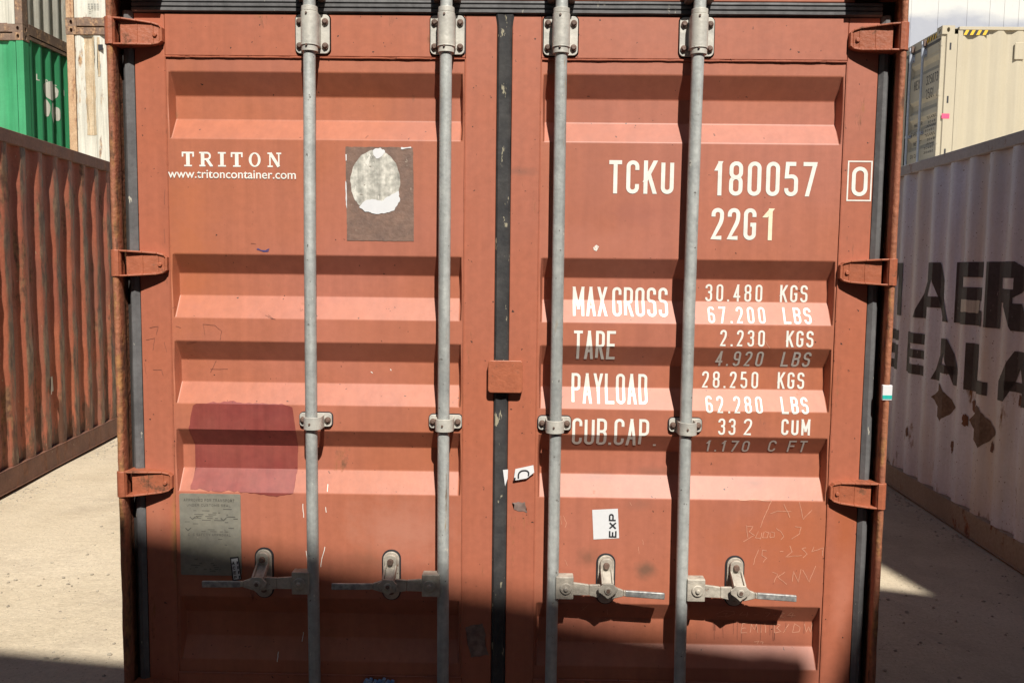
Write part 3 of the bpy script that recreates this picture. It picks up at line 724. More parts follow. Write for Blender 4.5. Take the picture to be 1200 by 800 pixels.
# ================================================================== the red container facing the camera
main, _ = container('shipping_container', 'red-brown container facing the camera, closed doors with TRITON and TCKU 180057 lettering',
                    (0,0,0), 0, side='red', W=2.40, rail='red_frame', bare_front=True, cast='post')
D = doors(main, M['red'], M['red_frame'], M['hinge'], M['galv'], M['plate'], M['cast'], M['grip'])
D[-1]['label'] = 'left door with TRITON lettering, maroon paint patch and data plate'
D[1]['label'] = 'right door with container number and weight lettering'
door_end_frame(main, M['post'], M['red_frame'], 1.20)
L_, R2 = D[-1], D[1]
# interlock plate over the centre gap
ip = MB(); ip.prism(rrect(-.038, .070, 1.268, 1.370, .010), -.032, -.026); ip.box(-.037, -.030, -.027, -.005, 1.272, 1.366); ip.box(.060, .0695, -.0265, -.0045, 1.272, 1.366)
ip.build('interlock_plate', M['hinge'], R2, bevel=.003)

def puts(name, m, parent, *lines):
    for ln in lines: put(Flat().text(*ln), name, m, parent)
def put(f, name, m, parent, off=.0009): return f.build(name, m, parent, dsurf, (), ZBR, off)
# ---- weights and numbers, right door
def T(*lines):
    f = Flat()
    for txt, x0, x1, z0, z1, t, gap in lines: f.text(txt, x0, x1, z0, z1, t, gap)
    return f
puts('serial_lettering', M['white'], R2, ('TCKU',.328,.527,1.889,1.990,.0122,.36),('180057',.652,.964,1.886,1.990,.0122,.36))
put(T(('22G',.646,.784,1.751,1.848,.0122,.30)), 'size_lettering', M['white'], R2)
put(Flat().glyph('1',.806,1.751,.040,.097,.0122), 'size_lettering', M['cream'], R2)
f = Flat(); f.stroke([(1.058,1.875),(1.129,1.875),(1.129,1.993),(1.058,1.993)], .0042, True); f.text('0', 1.070, 1.118, 1.888, 1.977, .0115)
put(f, 'check_digit', M['white'], R2)
puts('weight_lettering', M['white'], R2, ('MAX',.225,.333,1.509,1.600,.0088,.22),('GROSS',.350,.524,1.509,1.600,.0088,.26))
put(T(('TARE',.229,.360,1.372,1.464,.0088,.24)), 'weight_lettering', M['white'], R2)
put(T(('PAYLOAD',.226,.467,1.232,1.325,.0088,.24)), 'weight_lettering', M['white'], R2)
put(T(('CUB.CAP',.229,.471,1.098,1.187,.0088,.24)).poly([(.488,1.097),(.497,1.097),(.497,1.103),(.488,1.103)]), 'weight_lettering', M['white'], R2)
rows = [('30.480',.643,.822,'KGS',.878,.964,1.559,1.613),('67.200',.648,.827,'LBS',.883,.970,1.493,1.543),('2.230',.685,.824,'KGS',.891,.975,1.421,1.472),
        ('4.920',.679,.827,'LBS',.886,.976,1.355,1.405),('28.250',.641,.819,'KGS',.881,.965,1.284,1.337),('62.280',.649,.827,'LBS',.886,.971,1.210,1.260)]
for a, x0, x1, u, u0, u1, z0, z1 in rows:
    puts('figure_lettering', M['white'], R2, (a,x0,x1,z0,z1,.0062,.62),(u,u0,u1,z0,z1,.0066,.42))
puts('figure_lettering', M['white'], R2, ('33',.688,.742,1.141,1.193,.0062,.5),('2',.768,.794,1.141,1.193,.0062,.5),('CUM',.886,.976,1.143,1.194,.0070,.40))
puts('figure_lettering', M['white'], R2, ('1.170',.656,.794,1.080,1.121,.0056,.60),('C',.854,.878,1.082,1.124,.0056,.3),('FT',.916,.974,1.082,1.124,.0056,.5))

# ---- TRITON, slab serif
f = Flat(); zb0, zh = 1.9585, .0445; hx = .000466
def sl(x0, x1): return -.996+(x0-130)*hx, -.996+(x1-130)*hx
def rc(x0, x1, a, b, l=0): f.poly([(x0,zb0+a*zh),(x1,zb0+a*zh),(x1,zb0+b*zh),(x0,zb0+b*zh)], l)
for a, b in ((130,212),(458,537)):
    x0, x1 = sl(a, b); w_ = x1-x0; c_ = (x0+x1)/2
    rc(x0, x1, .88, 1); rc(x0, x0+w_*.13, .66, .88); rc(x1-w_*.13, x1, .66, .88); rc(c_-w_*.15, c_+w_*.15, .10, .88, 1); rc(c_-w_*.32, c_+w_*.32, 0, .10)
x0, x1 = sl(372, 425); w_ = x1-x0; rc(x0, x1, .89, 1); rc(x0, x1, 0, .11); rc(x0+w_*.28, x1-w_*.28, .11, .89)
x0, x1 = sl(578, 657); c_ = (x0+x1)/2; a_ = (x1-x0)/2
for k in range(28):
    q = []
    for kk, (ra, rb) in ((k,(1,1)),(k+1,(1,1)),(k+1,(.55,.80)),(k,(.55,.80))):
        t_ = 2*math.pi*kk/28; q.append((c_+a_*ra*math.cos(t_), zb0+zh*(.5+.5*rb*math.sin(t_))))
    f.poly(q)
x0, x1 = sl(247, 337); w_ = x1-x0
rc(x0, x0+w_*.45, 0, .11); rc(x0, x0+w_*.12, .89, 1); rc(x0+w_*.12, x0+w_*.38, .11, 1)
f.stroke([(x0+w_*.38,zb0+zh*.94),(x0+w_*.80,zb0+zh*.94),(x0+w_*.80,zb0+zh*.50),(x0+w_*.38,zb0+zh*.50)], .0058, False, [0,1,1,0], .011)
f.stroke([(x0+w_*.58,zb0+zh*.48),(x0+w_*.88,zb0+zh*.06)], .0088); rc(x1-w_*.22, x1, 0, .11, 3)
x0, x1 = sl(703, 795); w_ = x1-x0
rc(x0, x0+w_*.30, .89, 1); rc(x0, x0+w_*.38, 0, .11); rc(x0+w_*.13, x0+w_*.23, .11, .89, 1); rc(x1-w_*.36, x1, .89, 1); rc(x1-w_*.23, x1-w_*.13, .11, .89, 1)
f.stroke([(x0+w_*.20,zb0+zh*.97),(x1-w_*.18,zb0+zh*.03)], .0095)
put(f, 'maker_lettering', M['white'], L_)
# web address in the built-in sans
cu = bpy.data.curves.new('web', 'FONT'); cu.body = 'www.tritoncontainer.com'; cu.size = .03; cu.resolution_u = 4; cu.offset = .0003
to = bpy.data.objects.new('web', cu); col.objects.link(to); bpy.context.view_layer.update()
me = bpy.data.meshes.new_from_object(to.evaluated_get(bpy.context.evaluated_depsgraph_get())); bpy.data.objects.remove(to)
vx = [v.co.x for v in me.vertices]; vy = [v.co.y for v in me.vertices]
for v in me.vertices:
    v.co = (-1.040+(v.co.x-min(vx))/(max(vx)-min(vx))*.399, -.003, 1.9225+(v.co.y-min(vy))/(max(vy)-min(vy))*.0255)
    v.co.y = dent(v.co.x, v.co.z)-.0019
me.name = 'web_lettering'; me.materials.append(M['white'])
o = bpy.data.objects.new('web_lettering', me); col.objects.link(o); o.parent = L_

# ---- stickers, plates, scars
def pq(*pts): return [P(*q) for q in pts]
f = Flat(); f.poly(ragged(pq((405,172),(484,173),(485,283),(407,282)), .006, .0010)); put(f, 'placard_scar', M['brown'], L_, .0012)
ell = [P(440+29*math.cos(a), 213+37*math.sin(a)) for a in [2*math.pi*k/40 for k in range(40)]]
f = Flat(); f.poly(ragged(ell, .006, .0015, 4)); put(f, 'placard_scar', M['greypaper'], L_, .002)
f = Flat(); f.poly(ragged(pq((421,243),(427,236),(436,234),(448,236),(458,228),(467,224),(468,236),(462,247),(452,250),(440,251),(428,248)), .005, .002, 8))
put(f, 'torn_label', M['decal'], L_, .0026); f = Flat(); f.poly(ragged(pq((437,176),(446,173),(452,178),(447,184),(443,186),(438,182)), .004, .002, 3)); put(f, 'torn_label', M['decal'], L_, .0026); f = Flat(); f.poly(ragged(pq((470,173),(482,172),(482,174),(470,175)), .004, .001, 3))
put(f, 'torn_label', M['decal'], L_, .0026); f = Flat(); f.poly(ragged(pq((405,181),(406.5,181),(406.5,188),(405.5,189)), .004, .0006, 3)); put(f, 'torn_label', M['decal'], L_, .0026); f = Flat(); f.poly(ragged(pq((405,212),(406.2,214),(406.8,245),(405.6,240)), .004, .0006, 3))
put(f, 'torn_label', M['decal'], L_, .0026)
f = Flat(); f.poly(ragged(pq((226,474),(262,470),(296,473),(330,473),(343,477),(346,500),(345,534),(344,578),(325,581),(286,576),(222,573),(226,540),(221,505)), .010, .0026, 2)); put(f, 'paint_patch', M['patch'], L_, .0012)
dp = MB(); dp.prism(rrect(-1.026, -.829, .657, .925, .006), -.0035, -.0005); dp.build('data_plate', M['csc'], L_)
f = Flat()
f.text('APPROVED FOR TRANSPORT', -1.012, -.848, .900, .909, .0013, .35); f.text('UNDER CUSTOMS SEAL', -1.002, -.860, .884, .892, .0012, .35)
f.text('CSC SAFETY APPROVAL', -1.000, -.862, .787, .795, .0012, .35)
re = random.Random(5)
for k in range(34):
    z = .875-k*.0062
    if .78 < z < .80: continue
    x = -1.015+re.random()*.05
    while x < -.85:
        l = re.uniform(.004, .03)
        if re.random() < .42: f.poly([(x,z),(x+l,z),(x+l,z+.0022),(x,z+.0022)])
        x += l+re.uniform(.003, .02)
for x, z in ((-.985,.845),(-.885,.843),(-1.0,.808)):
    f.stroke([(x-.008,z+.004),(x,z-.004),(x+.010,z+.005)], .003)
put(f, 'data_plate_text', M['engr'], L_, .0040)
f = Flat(); f.poly(pq((270,652),(280,651),(284,678),(273,680))); put(f, 'inspection_sticker', M['ink'], L_, .0050)
f = Flat(); f.poly(pq((271.5,654),(279,653),(282.5,677),(274.5,678))); put(f, 'inspection_sticker', M['decal'], L_, .0056)
f = Flat()
for k, ch in enumerate('ACEP'):
    x, z = P(272.6+k*.85, 660.5+k*5.6); f.glyph(ch, x, z, .0085, .0105, .0024)
    x, z = P(278+k*.85, 660+k*5.6); f.poly([(x,z),(x+.004,z),(x+.004,z+.010),(x,z+.010)])
put(f, 'sticker_lettering', M['ink'], L_, .0063)
f = Flat(); f.poly(pq((694,597),(724,595.5),(725.5,630),(695.5,631.5))); put(f, 'export_sticker', M['decal'], R2, .0012)
f = Flat()
# EXP reading upwards
for k, ch in enumerate('EXP'):
    a0, a1 = P(713.5, 629-k*9.6), P(722.5, 629-k*9.6-8.2); wz = a1[1]-a0[1]; wx = a1[0]-a0[0]
    for st in G[ch]:
        pts = [(a0[0]+.0022+(1-p[1])*(wx-.0044), a0[1]+.0022+p[0]*(wz-.0044)) for p in st]; f.stroke(pts, .0048, False, [len(p) > 2 for p in st], .006)
put(f, 'sticker_lettering', M['ink'], R2, .0022)
f = Flat(); f.poly(pq((604,548),(625,543.5),(626,552),(617,559),(602,561.5))); f.poly(pq((589.5,549),(595.5,548.5),(595,559),(592,568))); put(f, 'torn_sticker', M['decal'], R2, .0105)
f = Flat(); q0 = P(614, 557.5)
f.stroke([P(607.5,559),P(607.5,550),P(621,549.5),P(619,556)], .0048, False, [0,1,1,0], .016); f.poly(pq((602,558),(604.5,558),(604,561),(601.8,561))); put(f, 'sticker_lettering', M['ink'], R2, .0115)
f = Flat(); f.poly(ragged(pq((546,733),(566,729),(569,744),(568,752),(573,766),(552,769),(548,752)), .006, .002, 6)); put(f, 'tape_residue', M['tape'], L_, .0012)
f = Flat(); f.poly(ragged(pq((600,588),(615,587),(618,600),(603,596)), .006, .003, 6)); put(f, 'tape_residue', M['tape'], R2, .0012)
bw = MB(); x, z = P(441, 800, -.02)
for k in range(7):
    xx = x-.045+k*.014; bw.tube((xx,-.012-.006*(k%2),z-.02), (xx+.015,-.02,z+.012+.004*math.sin(k*2)), .010, .006, n=7)
bw.build('blue_plastic_scrap', M['blue'], L_)
f = Flat(); x0, z1 = P(1034,451,-.062); x1, z0 = P(1045,469,-.062)
st = MB(); st.box(x0+.001, x1, -.0645, -.052, z0, z1); st.build('post_sticker', M['decal'], main, bevel=.002)
st = MB(); st.box(x0+.0015, x1-.001, -.0650, -.056, z0+.004, z0+.016); st.build('post_sticker', M['teal'], main)

# ---- scratches and chalked writing
def scr(lines, t, name, m, parent, off=.0008):
    if not lines: return
    if name in ('scratch_mark','scuff_mark','drip_mark') and len(lines) > 1:
        for ln in lines: scr([ln], t, name, m, parent, off)
        return
    f = Flat(); rs = random.Random(int(lines[0][0][0]*10))
    for ln in lines:
        pts = []
        for a, b in zip(ln, ln[1:]):
            for k in range(4): pts.append(P(a[0]+(b[0]-a[0])*k/4+rs.uniform(-.3,.3), a[1]+(b[1]-a[1])*k/4+rs.uniform(-.3,.3)))
        pts.append(P(*ln[-1])); f.stroke(pts, t)
    put(f, name, m, parent, off)
def zz(ox, oy, k, lst): return [[(ox+x/k, oy+y/k) for x, y in l] for l in lst]
# writing scratched at lower right (zoom 840,570 x4.207)
W1 = zz(840, 570, 4.207, [[(105,60),(115,66),(180,64),(268,70),(252,110),(232,150),(215,200)],[(262,132),(300,120),(368,122)],[(330,85),(352,130),(360,152)],[(408,75),(425,160),(470,115)],
 [(145,190),(152,250)],[(145,195),(178,195),(160,222),(185,238),(130,270)],[(205,218),(190,250),(215,255),(222,225)],[(232,222),(225,250),(248,252),(255,225),(238,220)],[(262,225),(262,250),(282,248),(285,225),(266,222)],[(292,205),(318,222),(330,245),(315,262)],[(385,195),(415,200),(408,232),(368,258)],
 [(205,310),(190,345),(180,385)],[(245,315),(225,312),(222,338),(245,350),(228,372)],[(310,318),(328,318)],[(360,290),(372,320),(340,345),(420,338)],[(440,300),(420,305),(445,330),(425,350)],[(480,295),(468,320),(525,300),(520,340)],
 [(275,420),(300,430),(282,470)],[(335,420),(300,445),(345,480)],[(372,465),(378,415),(402,470),(415,405)],[(425,410),(455,468),(488,390)]])
W2 = zz(840, 570, 4.207, [[(5,640),(40,618),(90,622),(95,640),(60,660),(10,655)],[(40,640),(60,632),(50,652),(75,652)],[(135,622),(122,645),(165,645)],[(160,625),(158,660)],[(190,645),(215,645)],[(245,630),(270,632),(255,660)],[(290,645),(308,645)],[(320,632),(342,632),(322,660),(345,660)],[(378,625),(358,648),(398,648)],[(385,632),(382,662)],
 [(165,695),(140,700),(135,745),(165,745)],[(140,722),(160,720)],[(180,745),(185,700),(200,730),(212,700),(218,745)],[(232,695),(235,745)],[(255,695),(258,745)],[(300,700),(302,745)],[(300,700),(330,705),(312,722),(335,738),(304,746)],[(375,700),(345,745)],[(392,745),(402,700),(430,718),(425,740),(392,745)],[(452,700),(460,742),(472,715),(482,742),(490,695)],
 [(200,790),(225,786),(215,800)],[(230,790),(245,790),(240,802)]])
for a, b in ((0,4),(4,11),(11,17),(17,30)): scr(W1[a:b], .0018, 'scratched_writing', M['scratch'], R2)
for a, b in ((0,10),(10,20),(20,30)): scr(W2[a:b], .0019, 'scratched_writing', M['scratch'], R2)
re = random.Random(9)
dr = []
for k in range(16):
    x = re.uniform(838, 962); y0 = re.uniform(732, 738); dr.append([(x,y0),(x+re.uniform(-.5,.5),y0+re.uniform(8,24))])
scr(dr, .0012, 'drip_mark', M['scuff'], R2)
scr([[(428,162),(431,158)],[(296,248.5),(297,249)],[(294,285),(300,286)],[(310,369),(318,373),(323,374)],[(314,369),(320,373)],[(238,380),(252,381),(260,388),(258,398)],[(238,380),(240,392)],[(241,438),(248,424)],[(241,434),(262,434)],
     [(176,384),(186,382),(184,392)],[(172,398),(182,396),(180,410)],[(193,400),(196,412)],[(180,433),(190,433),(192,440)],[(206,382),(212,384)],[(194,222),(193.5,240)],[(193,268),(194,285)],[(218,402),(230,400)],[(170,425),(172,438)]], .0013, 'scuff_mark', M['scuff'], L_)
scr([[(355,590),(356,606)],[(359,645),(361,662),(361,672)],[(381,640),(377,655),(376,664)],[(383,568),(383.5,576)],[(352,746),(351,756)],[(325,765),(325,775)],[(432,437),(434,439)],[(455,434),(456,436)],[(382,594),(382.5,600)]], .0022, 'scratch_mark', M['white'], L_)
scr([[(302,291),(306,293.5),(311,294),(315.5,291.5)],[(301,292),(310,295),(315,294)]], .0028, 'pen_mark', M['blueink'], L_)
scr([[(648,560),(652,572)],[(660,604),(664,612),(662,618)],[(657,604),(658,614)],[(738,588),(740,592)],[(753,632),(754,638)],[(662,655),(665,662)],[(748,640),(749,648)],[(682,712),(686,718)],[(682,718),(690,708)],[(712,716),(713,724)],[(710,730),(714,732)],[(696,289),(698,292)],[(700,289),(703,293)],[(884,404),(897,400),(902,408)],[(876,386),(892,392)]], .0014, 'scratch_mark', M['scratch'], R2)
f = Flat(); f.poly(ragged(pq((695,290),(699,287),(702,289),(699,294),(696,293)), .004, .001, 1)); put(f, 'paint_fleck', M['white'], R2)

# ================================================================== neighbours in the yard
def unit(d): d = Vector(d); return d.normalized()
# left red container: its long side (local +x) faces the aisle
yh = unit((-.107, 1)); xh = Vector((yh.y, -yh.x)); rz = math.atan2(-yh.x, yh.y)
P0 = Vector((-3.60, 3.3))-xh*1.219+yh*(-2.6)
left, li = container('shipping_container', 'weathered red-brown container lying along the left aisle with dented rusty corrugated side', (P0.x, P0.y, .012), rz,
                     side='paintred', rail='railbrown', bottom='railbrown', dent=.0075, rows=44, sub=4, toprail=.11)
def lsurf(u, z, off): return Vector((1.219-.010-corr_depth(li['prof'], u-.17)+off, u, z))
Flat().poly([(3.30,.60),(3.43,.61),(3.42,.73),(3.31,.72)]).build('paint_patch', M['whiteside'], left, lsurf, [a+.17 for a, b in li['prof']], (), .012)
# right pale container: its long side (local -x) faces the aisle
yh = unit((.04, 1)); xh = Vector((yh.y, -yh.x)); rz = math.atan2(-yh.x, yh.y)
Lr = 12.19
P0 = Vector((2.97, 2.0))+xh*1.219+yh*(-3.5)
right, ri = container('shipping_container', 'shaded pale grey container along the right aisle with large black MAERSK SEALAND letters', (P0.x, P0.y, -.08), rz, L=Lr,
                      side='grey', rail='railgrey', bottom='railtan', post='railgrey', dent=.003, rows=20, sub=2, toprail=.09)
brk = [3.5-(a+.17) for a, b in ri['prof']]    # s = distance along the wall from (2.97, 2.0); local y = 3.5 + s ; letters are authored in s with u = -s so that they read left to right
def rsurf(u, z, off): return Vector((-(1.219-.010-corr_depth(ri['prof'], 3.5-u-.17)+off), 3.5-u, z+.08))
def big(parts, name='side_lettering', m='black', off=.004):
    f = Flat()
    for q in parts: f.poly([(-s, z) for s, z in q])
    return f.build(name, M[m], right, rsurf, brk, (), off)
def seg(s0, s1, z0, z1): return [(s0,z0),(s1,z0),(s1,z1),(s0,z1)]
ZT, ZB = 1.728, 1.31; T_ = .13
# M A E R S K   (s decreases to the right)
big([seg(2.95,2.83,ZB,ZT), [(2.83,ZT),(2.72,ZT),(2.60,ZB+.02),(2.70,ZB+.02)], [(2.47,ZT),(2.36,ZT),(2.60,ZB+.02),(2.60,ZB+.16)], seg(2.24+.12,2.24,ZB,ZT)])
def letA(sl_, sr, z0, z1, t):
    c = (sl_+sr)/2
    return [[(sl_,z0),(sl_-t,z0),(c,z1-.12),(c+.07,z1)], [(c+.07,z1),(c-.07,z1),(sr,z0),(sr+t,z0),(c,z1-.12)], [(sl_-.17,z0+.09),(sr+.17,z0+.09),(sr+.20,z0+.17),(sl_-.20,z0+.17)]]
big(letA(2.00,1.40,ZB,ZT,.15))
big([seg(1.36,1.23,ZB,ZT), seg(1.23,.93,ZT-.10,ZT), seg(1.23,.95,ZB+.165,ZB+.25), seg(1.23,.92,ZB,ZB+.10)])
big([seg(.885,.745,ZB,ZT), seg(.745,.56,ZT-.10,ZT), [(.56,ZT),(.46,ZT-.06),(.44,ZB+.27),(.56,ZB+.20)], seg(.745,.56,ZB+.165,ZB+.25), [(.66,ZB+.165),(.50,ZB+.165),(.40,ZB),(.56,ZB)]])
big([[(.36,ZT-.02),(.33,ZB+.22),(.23,ZB+.22),(.24,ZT-.10)], seg(.34,.02,ZT-.10,ZT), seg(.33,.02,ZB+.165,ZB+.255), seg(.13,.01,ZB+.05,ZB+.17), seg(.37,.03,ZB,ZB+.10), seg(.37,.26,ZB+.10,ZB+.14)])
big([seg(-.08,-.22,ZB,ZT), [(-.22,ZB+.20),(-.40,ZT),(-.55,ZT),(-.22,ZB+.10)], [(-.30,ZB+.25),(-.42,ZB),(-.58,ZB),(-.40,ZB+.30)]])
Z1, Z0 = 1.19, .875
big([seg(2.70,2.26,Z1-.08,Z1), seg(2.70,2.58,Z0+.12,Z1-.08), seg(2.70,2.26,Z0+.12,Z0+.20), seg(2.38,2.26,Z0+.07,Z0+.12), seg(2.70,2.26,Z0,Z0+.07)])
big([seg(2.16,2.03,Z0,Z1), seg(2.03,1.80,Z1-.08,Z1), seg(2.03,1.82,Z0+.125,Z0+.19), seg(2.03,1.78,Z0,Z0+.075)])
big([[(1.66,Z0),(1.52,Z0),(1.44,Z1-.10),(1.50,Z1)], [(1.50,Z1),(1.40,Z1),(1.22,Z0),(1.34,Z0),(1.44,Z1-.10)], seg(1.56,1.30,Z0+.07,Z0+.13)])
big([seg(1.12,1.00,Z0,Z1), seg(1.00,.82,Z0,Z0+.085)])
big([[(.72,Z0),(.58,Z0),(.47,Z1-.10),(.53,Z1)], [(.53,Z1),(.40,Z1),(.26,Z0),(.40,Z0),(.47,Z1-.10)], seg(.60,.36,Z0+.07,Z0+.13)])
big([seg(.16,.04,Z0,Z1), [(.04,Z1),(-.05,Z1),(-.22,Z0+.10),(-.22,Z0),(-.12,Z0)], seg(-.22,-.34,Z0,Z1)])
def dia(s, z, a, b): return [(s+a,z),(s,z-b),(s-a,z),(s,z+b)]
for k, (s, z) in enumerate(((1.46,.735),(.885,.665))):
    f = Flat(); f.poly(ragged([(-(s+.19),z+.01),(-s+.02,z-.135),(-(s-.18),z-.01),(-s-.02,z+.135)], .02, .0028, k+3)); f.build('placard_scar', M['diam'], right, rsurf, brk, (), .003)
f = Flat(); f.poly(ragged([(-1.25,1.395),(-1.03,1.392),(-1.02,1.475),(-1.24,1.478)], .02, .003, 3)); f.build('paint_patch', M['whiteside'], right, rsurf, brk, (), .005)
for s, z, seed in ((1.10,.665,1),(.75,.56,2),(1.30,.45,3),(2.0,.42,4),(.45,.90,5),(1.02,.78,6)):
    f = Flat(); a = [(-s+.020*math.cos(t_)*(1+.7*noise.noise(Vector((t_,seed,0)))), z+.040*math.sin(t_)*(1+.8*noise.noise(Vector((t_*2,seed,3))))) for t_ in [k*.2094 for k in range(30)]]
    f.poly(ragged(a, .008, .008, seed)); f.build('rust_blister', M['railbrown'], right, rsurf, brk, (), .003)

# stack on the left, side wall receding: green container, worn white one above it
G1 = 'containers stacked behind the left aisle'
def stack(lvl): return lvl*2.591
def face_end(name, label, x0, y0, lvl, L, **k):     # blank end faces the camera, corner post at x0 is its right (+x) side
    return container(name, label, (x0-1.219, y0, stack(lvl)), 0, L=L, **k)
face_end('shipping_container', 'rusty red container at the foot of the left stack under the green one', -7.77, 10.86, 0, 6.06, side='paintred', rail='railbrown')
ga, gi = face_end('shipping_container', 'bright green corrugated container on the left, under a white striped one', -7.77, 10.86, 1, 6.06, side='green', rail='rustrail', post='green', cast='rustrail')
face_end('shipping_container', 'worn white corrugated container with rusty rails, stacked on the green one', -7.77, 10.86, 2, 6.06, side='whiteside', rail='rustrail', post='rustrail')
def gsurf(u, z, off): return Vector((1.219-.010-corr_depth(gi['prof'], u-.17)+off, u, z))
f = Flat()
for k, (yc, zc, a, b) in enumerate(((.80,1.86,.20,.15),(.66,1.56,.07,.14),(.82,1.52,.06,.16),(.96,1.52,.07,.12))):
    pts = [(yc+a*math.cos(t_)*(1+.15*noise.noise(Vector((t_*1.3,k,0)))), zc+b*math.sin(t_)*(1+.15*noise.noise(Vector((t_,k,5))))) for t_ in [j*.2094 for j in range(30)]]
    f.poly(pts, k)
f.build('side_emblem', M['whiteside'], ga, gsurf, [a+.17 for a, b in gi['prof']], (), .004)
f = Flat()
for k, yy in enumerate((.40,.66,.93,1.20)): f.glyph('LSEI'[k], yy, 1.95-.03*k, .05, .10, .015)
f.build('side_lettering', M['whiteside'], ga, gsurf, [a+.17 for a, b in gi['prof']], (), .004)
# second stack right of it
def fe2(label, lvl, **k): return container('shipping_container', label, (-6.91+1.219, 10.50, stack(lvl)), R(0), L=6.06, **k)
fe2('faded grey container at the foot of the white stack', 0, side='railgrey', rail='rustrail')
wc, _ = fe2('white container end with rusty cream corner post, right beside the green one', 1, side='whiteside', rail='rustrail', post='rustpost', cast='rustrail')
cc, _ = fe2('cream container with rusty post resting on the white one, at the top left', 2, side='whiteside', rail='rustrail', post='rustpost', cast='rustrail')
ep = corr_profile(2.438-.26, pitch=.30, flat=.09, slope=.05, start=.03)
for k, (x0_, x1_, y0_, y1_) in enumerate(((101,110,43,158),(115,116.5,44,90))):
    f = Flat(); a0 = P(x0_, y1_, 10.52); a1 = P(x1_, y0_, 10.52)
    f.poly(ragged([(a0[0]+5.691,a0[1]-2.591),(a1[0]+5.691,a0[1]-2.591),(a1[0]+5.691,a1[1]-2.591),(a0[0]+5.691,a1[1]-2.591)], .05, .007, k+2))
    f.build('rust_streak', M['tan'], wc, lambda u, z, off: Vector((u, .02+corr_depth(ep, u+1.219-.13)-off, z)), [a-1.219+.13 for a, b in ep], (), .004)
lb = MB(); x, z = P(117.5, 55.5, 10.50); lb.box(x-.035+5.691, x+.035+5.691, .001, .012, z-.04-2.591, z+.04-2.591); lb.build('id_plate', M['ink'], wc)
f = Flat()
for k in range(3):
    for j in range(4):
        x, z = P(103+j*3.4, 5.6+k*2.3, 10.50); f.poly([(x+5.691,z-5.182),(x+.03+5.691,z-5.182),(x+.03+5.691,z+.010-5.182),(x+5.691,z+.010-5.182)])
f.build('end_lettering', M['ink'], cc, lambda u, z, off: Vector((u, .005-off, z)), (), (), .004)
# beige container on the right: door end faces left, long side faces the camera
def beige(label, lvl, y=10.13, x=6.06, **k): return container('shipping_container', label, (x, y+1.219, stack(lvl)), R(-90), **k)
beige('grey container under the beige one', 0, side='railgrey', rail='railgrey', L=12.19)
bc, bi = beige('clean beige container high on the right with blue-grey locking bars on its shaded doors', 1, side='beige', rail='beige', L=12.19, doors=True, bare_front=True, toprail=.06)
bd = doors(bc, M['beige2'], M['beige2'], M['beige2'], M['barblue'], M['barblue'], M['barblue'], M['barblue'], seed=4)
door_end_frame(bc, M['beige'], M['beige2'])
f = Flat(); f.text('HEX', .24, .43, 1.86, 2.00, .016, .3); f.text('325073', .65, 1.02, 1.86, 2.00, .016, .3); f.text('25G1', .65, .90, 1.66, 1.80, .016, .3)
for k, z in enumerate((1.33, 1.19, 1.05, .85)): f.text(('MAX GR','TARE','NET WT','CU CAP')[k], .22, .50 if k != 1 else .42, z-.03, z+.03, .011, .25)
for k in range(9): f.text('30480', .68, .98, 1.36-k*.065, 1.395-k*.065, .008, .4)
put(f, 'door_lettering', M['black'], bd[1])
hz = MB(); 
def stripe(parent, rect, place, n=4):
    s0, s1, z0, z1 = rect; b = Flat().poly([(s0,z0),(s1,z0),(s1,z1),(s0,z1)]); y = Flat(); w_ = (s1-s0)/n
    for k in range(n): y.poly([(s0+k*w_,z0),(s0+(k+.5)*w_,z0),(s0+(k+.9)*w_,z1),(s0+(k+.4)*w_,z1)])
    b.build('hazard_stripe', M['ink'], parent, place, (), (), .003); y.build('hazard_stripe', M['yellow'], parent, place, (), (), .005)
stripe(bc, (.24,.60,2.46,2.53), lambda u, z, off: Vector((1.2125+off, u, z)))
stripe(bc, (.62,.95,2.49,2.56), lambda u, z, off: Vector((u, -.006-off, z)))
f = MB()
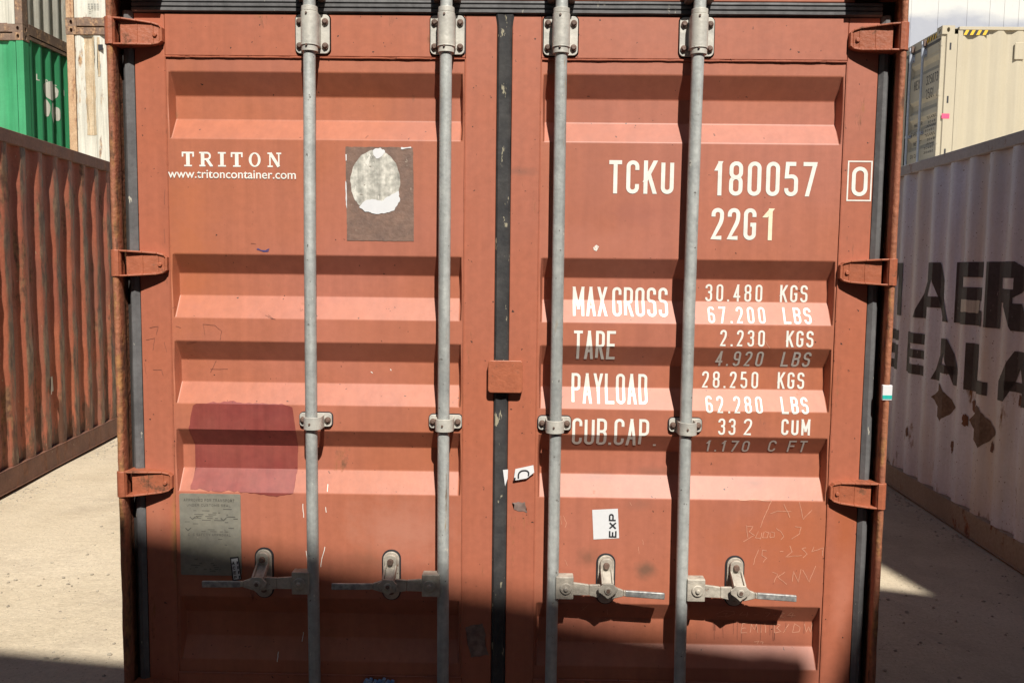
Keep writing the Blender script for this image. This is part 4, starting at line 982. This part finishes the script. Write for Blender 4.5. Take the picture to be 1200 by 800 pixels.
for z in (2.30, 1.55, .80): f.box(1.2165, 1.221, .05, .075, z-.05, z+.05)
f.build('vent_slot', M['ink'], bc)
f = MB(); f.box(1.2165, 1.222, -.01, .10, 1.28, 1.35); f.build('pink_tag', M['pink'], bc)
f = MB(); f.box(1.2095, 1.228, .98, 1.12, 2.12, 2.36); f.build('vent_cover', M['beige'], bc, bevel=.01)
# white refrigerated container beyond
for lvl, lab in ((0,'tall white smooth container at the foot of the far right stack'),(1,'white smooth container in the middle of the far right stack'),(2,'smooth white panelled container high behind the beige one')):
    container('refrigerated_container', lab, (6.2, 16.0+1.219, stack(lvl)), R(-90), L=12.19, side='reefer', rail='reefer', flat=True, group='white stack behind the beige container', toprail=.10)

# ================================================================== stacks behind the camera (their shade falls on the doors and the yard)
def behind(lab, x0, y0, ang, lvl, L, m='railgrey', **k):
    """front long side starts at (x0, y0) and runs along ang; the stack lies behind it"""
    d = Vector((math.cos(ang), math.sin(ang))); n = Vector((d.y, -d.x))
    # local +y -> d, local -x -> front side
    o_ = Vector((x0, y0))+n*1.219
    rz = math.atan2(-d.x, d.y)
    container('shipping_container', lab, (o_.x, o_.y, stack(lvl)), rz, L=L, side=m, **k)
A1 = math.atan2(-.323, 2.252)
d1 = Vector((math.cos(A1), math.sin(A1)))
q0 = Vector((.354, -6.155))-d1*9.95
for lvl, (lab, m) in enumerate((('grey container at ground level behind the camera','railgrey'),('red-brown container in the middle of the long stack behind the camera','paintred'),('green container on top of the long stack behind the camera','green'))):
    behind(lab, q0.x, q0.y, A1, lvl, 12.19, m)
for lvl, (lab, m) in enumerate((('red-brown container at ground level behind the camera to the right','paintred'),('pale container second up behind the camera to the right','whiteside'),('grey container third up behind the camera to the right','railgrey'))):
    behind(lab, 2.80, -4.96, R(-5.5), lvl, 6.06, m)
behind('red-brown container fourth up behind the camera to the right', 4.74, -5.15, R(-5.5), 3, 6.06, 'paintred')
behind('white container topmost behind the camera to the right', 4.74, -5.15, R(-5.5), 4, 6.06, 'whiteside')
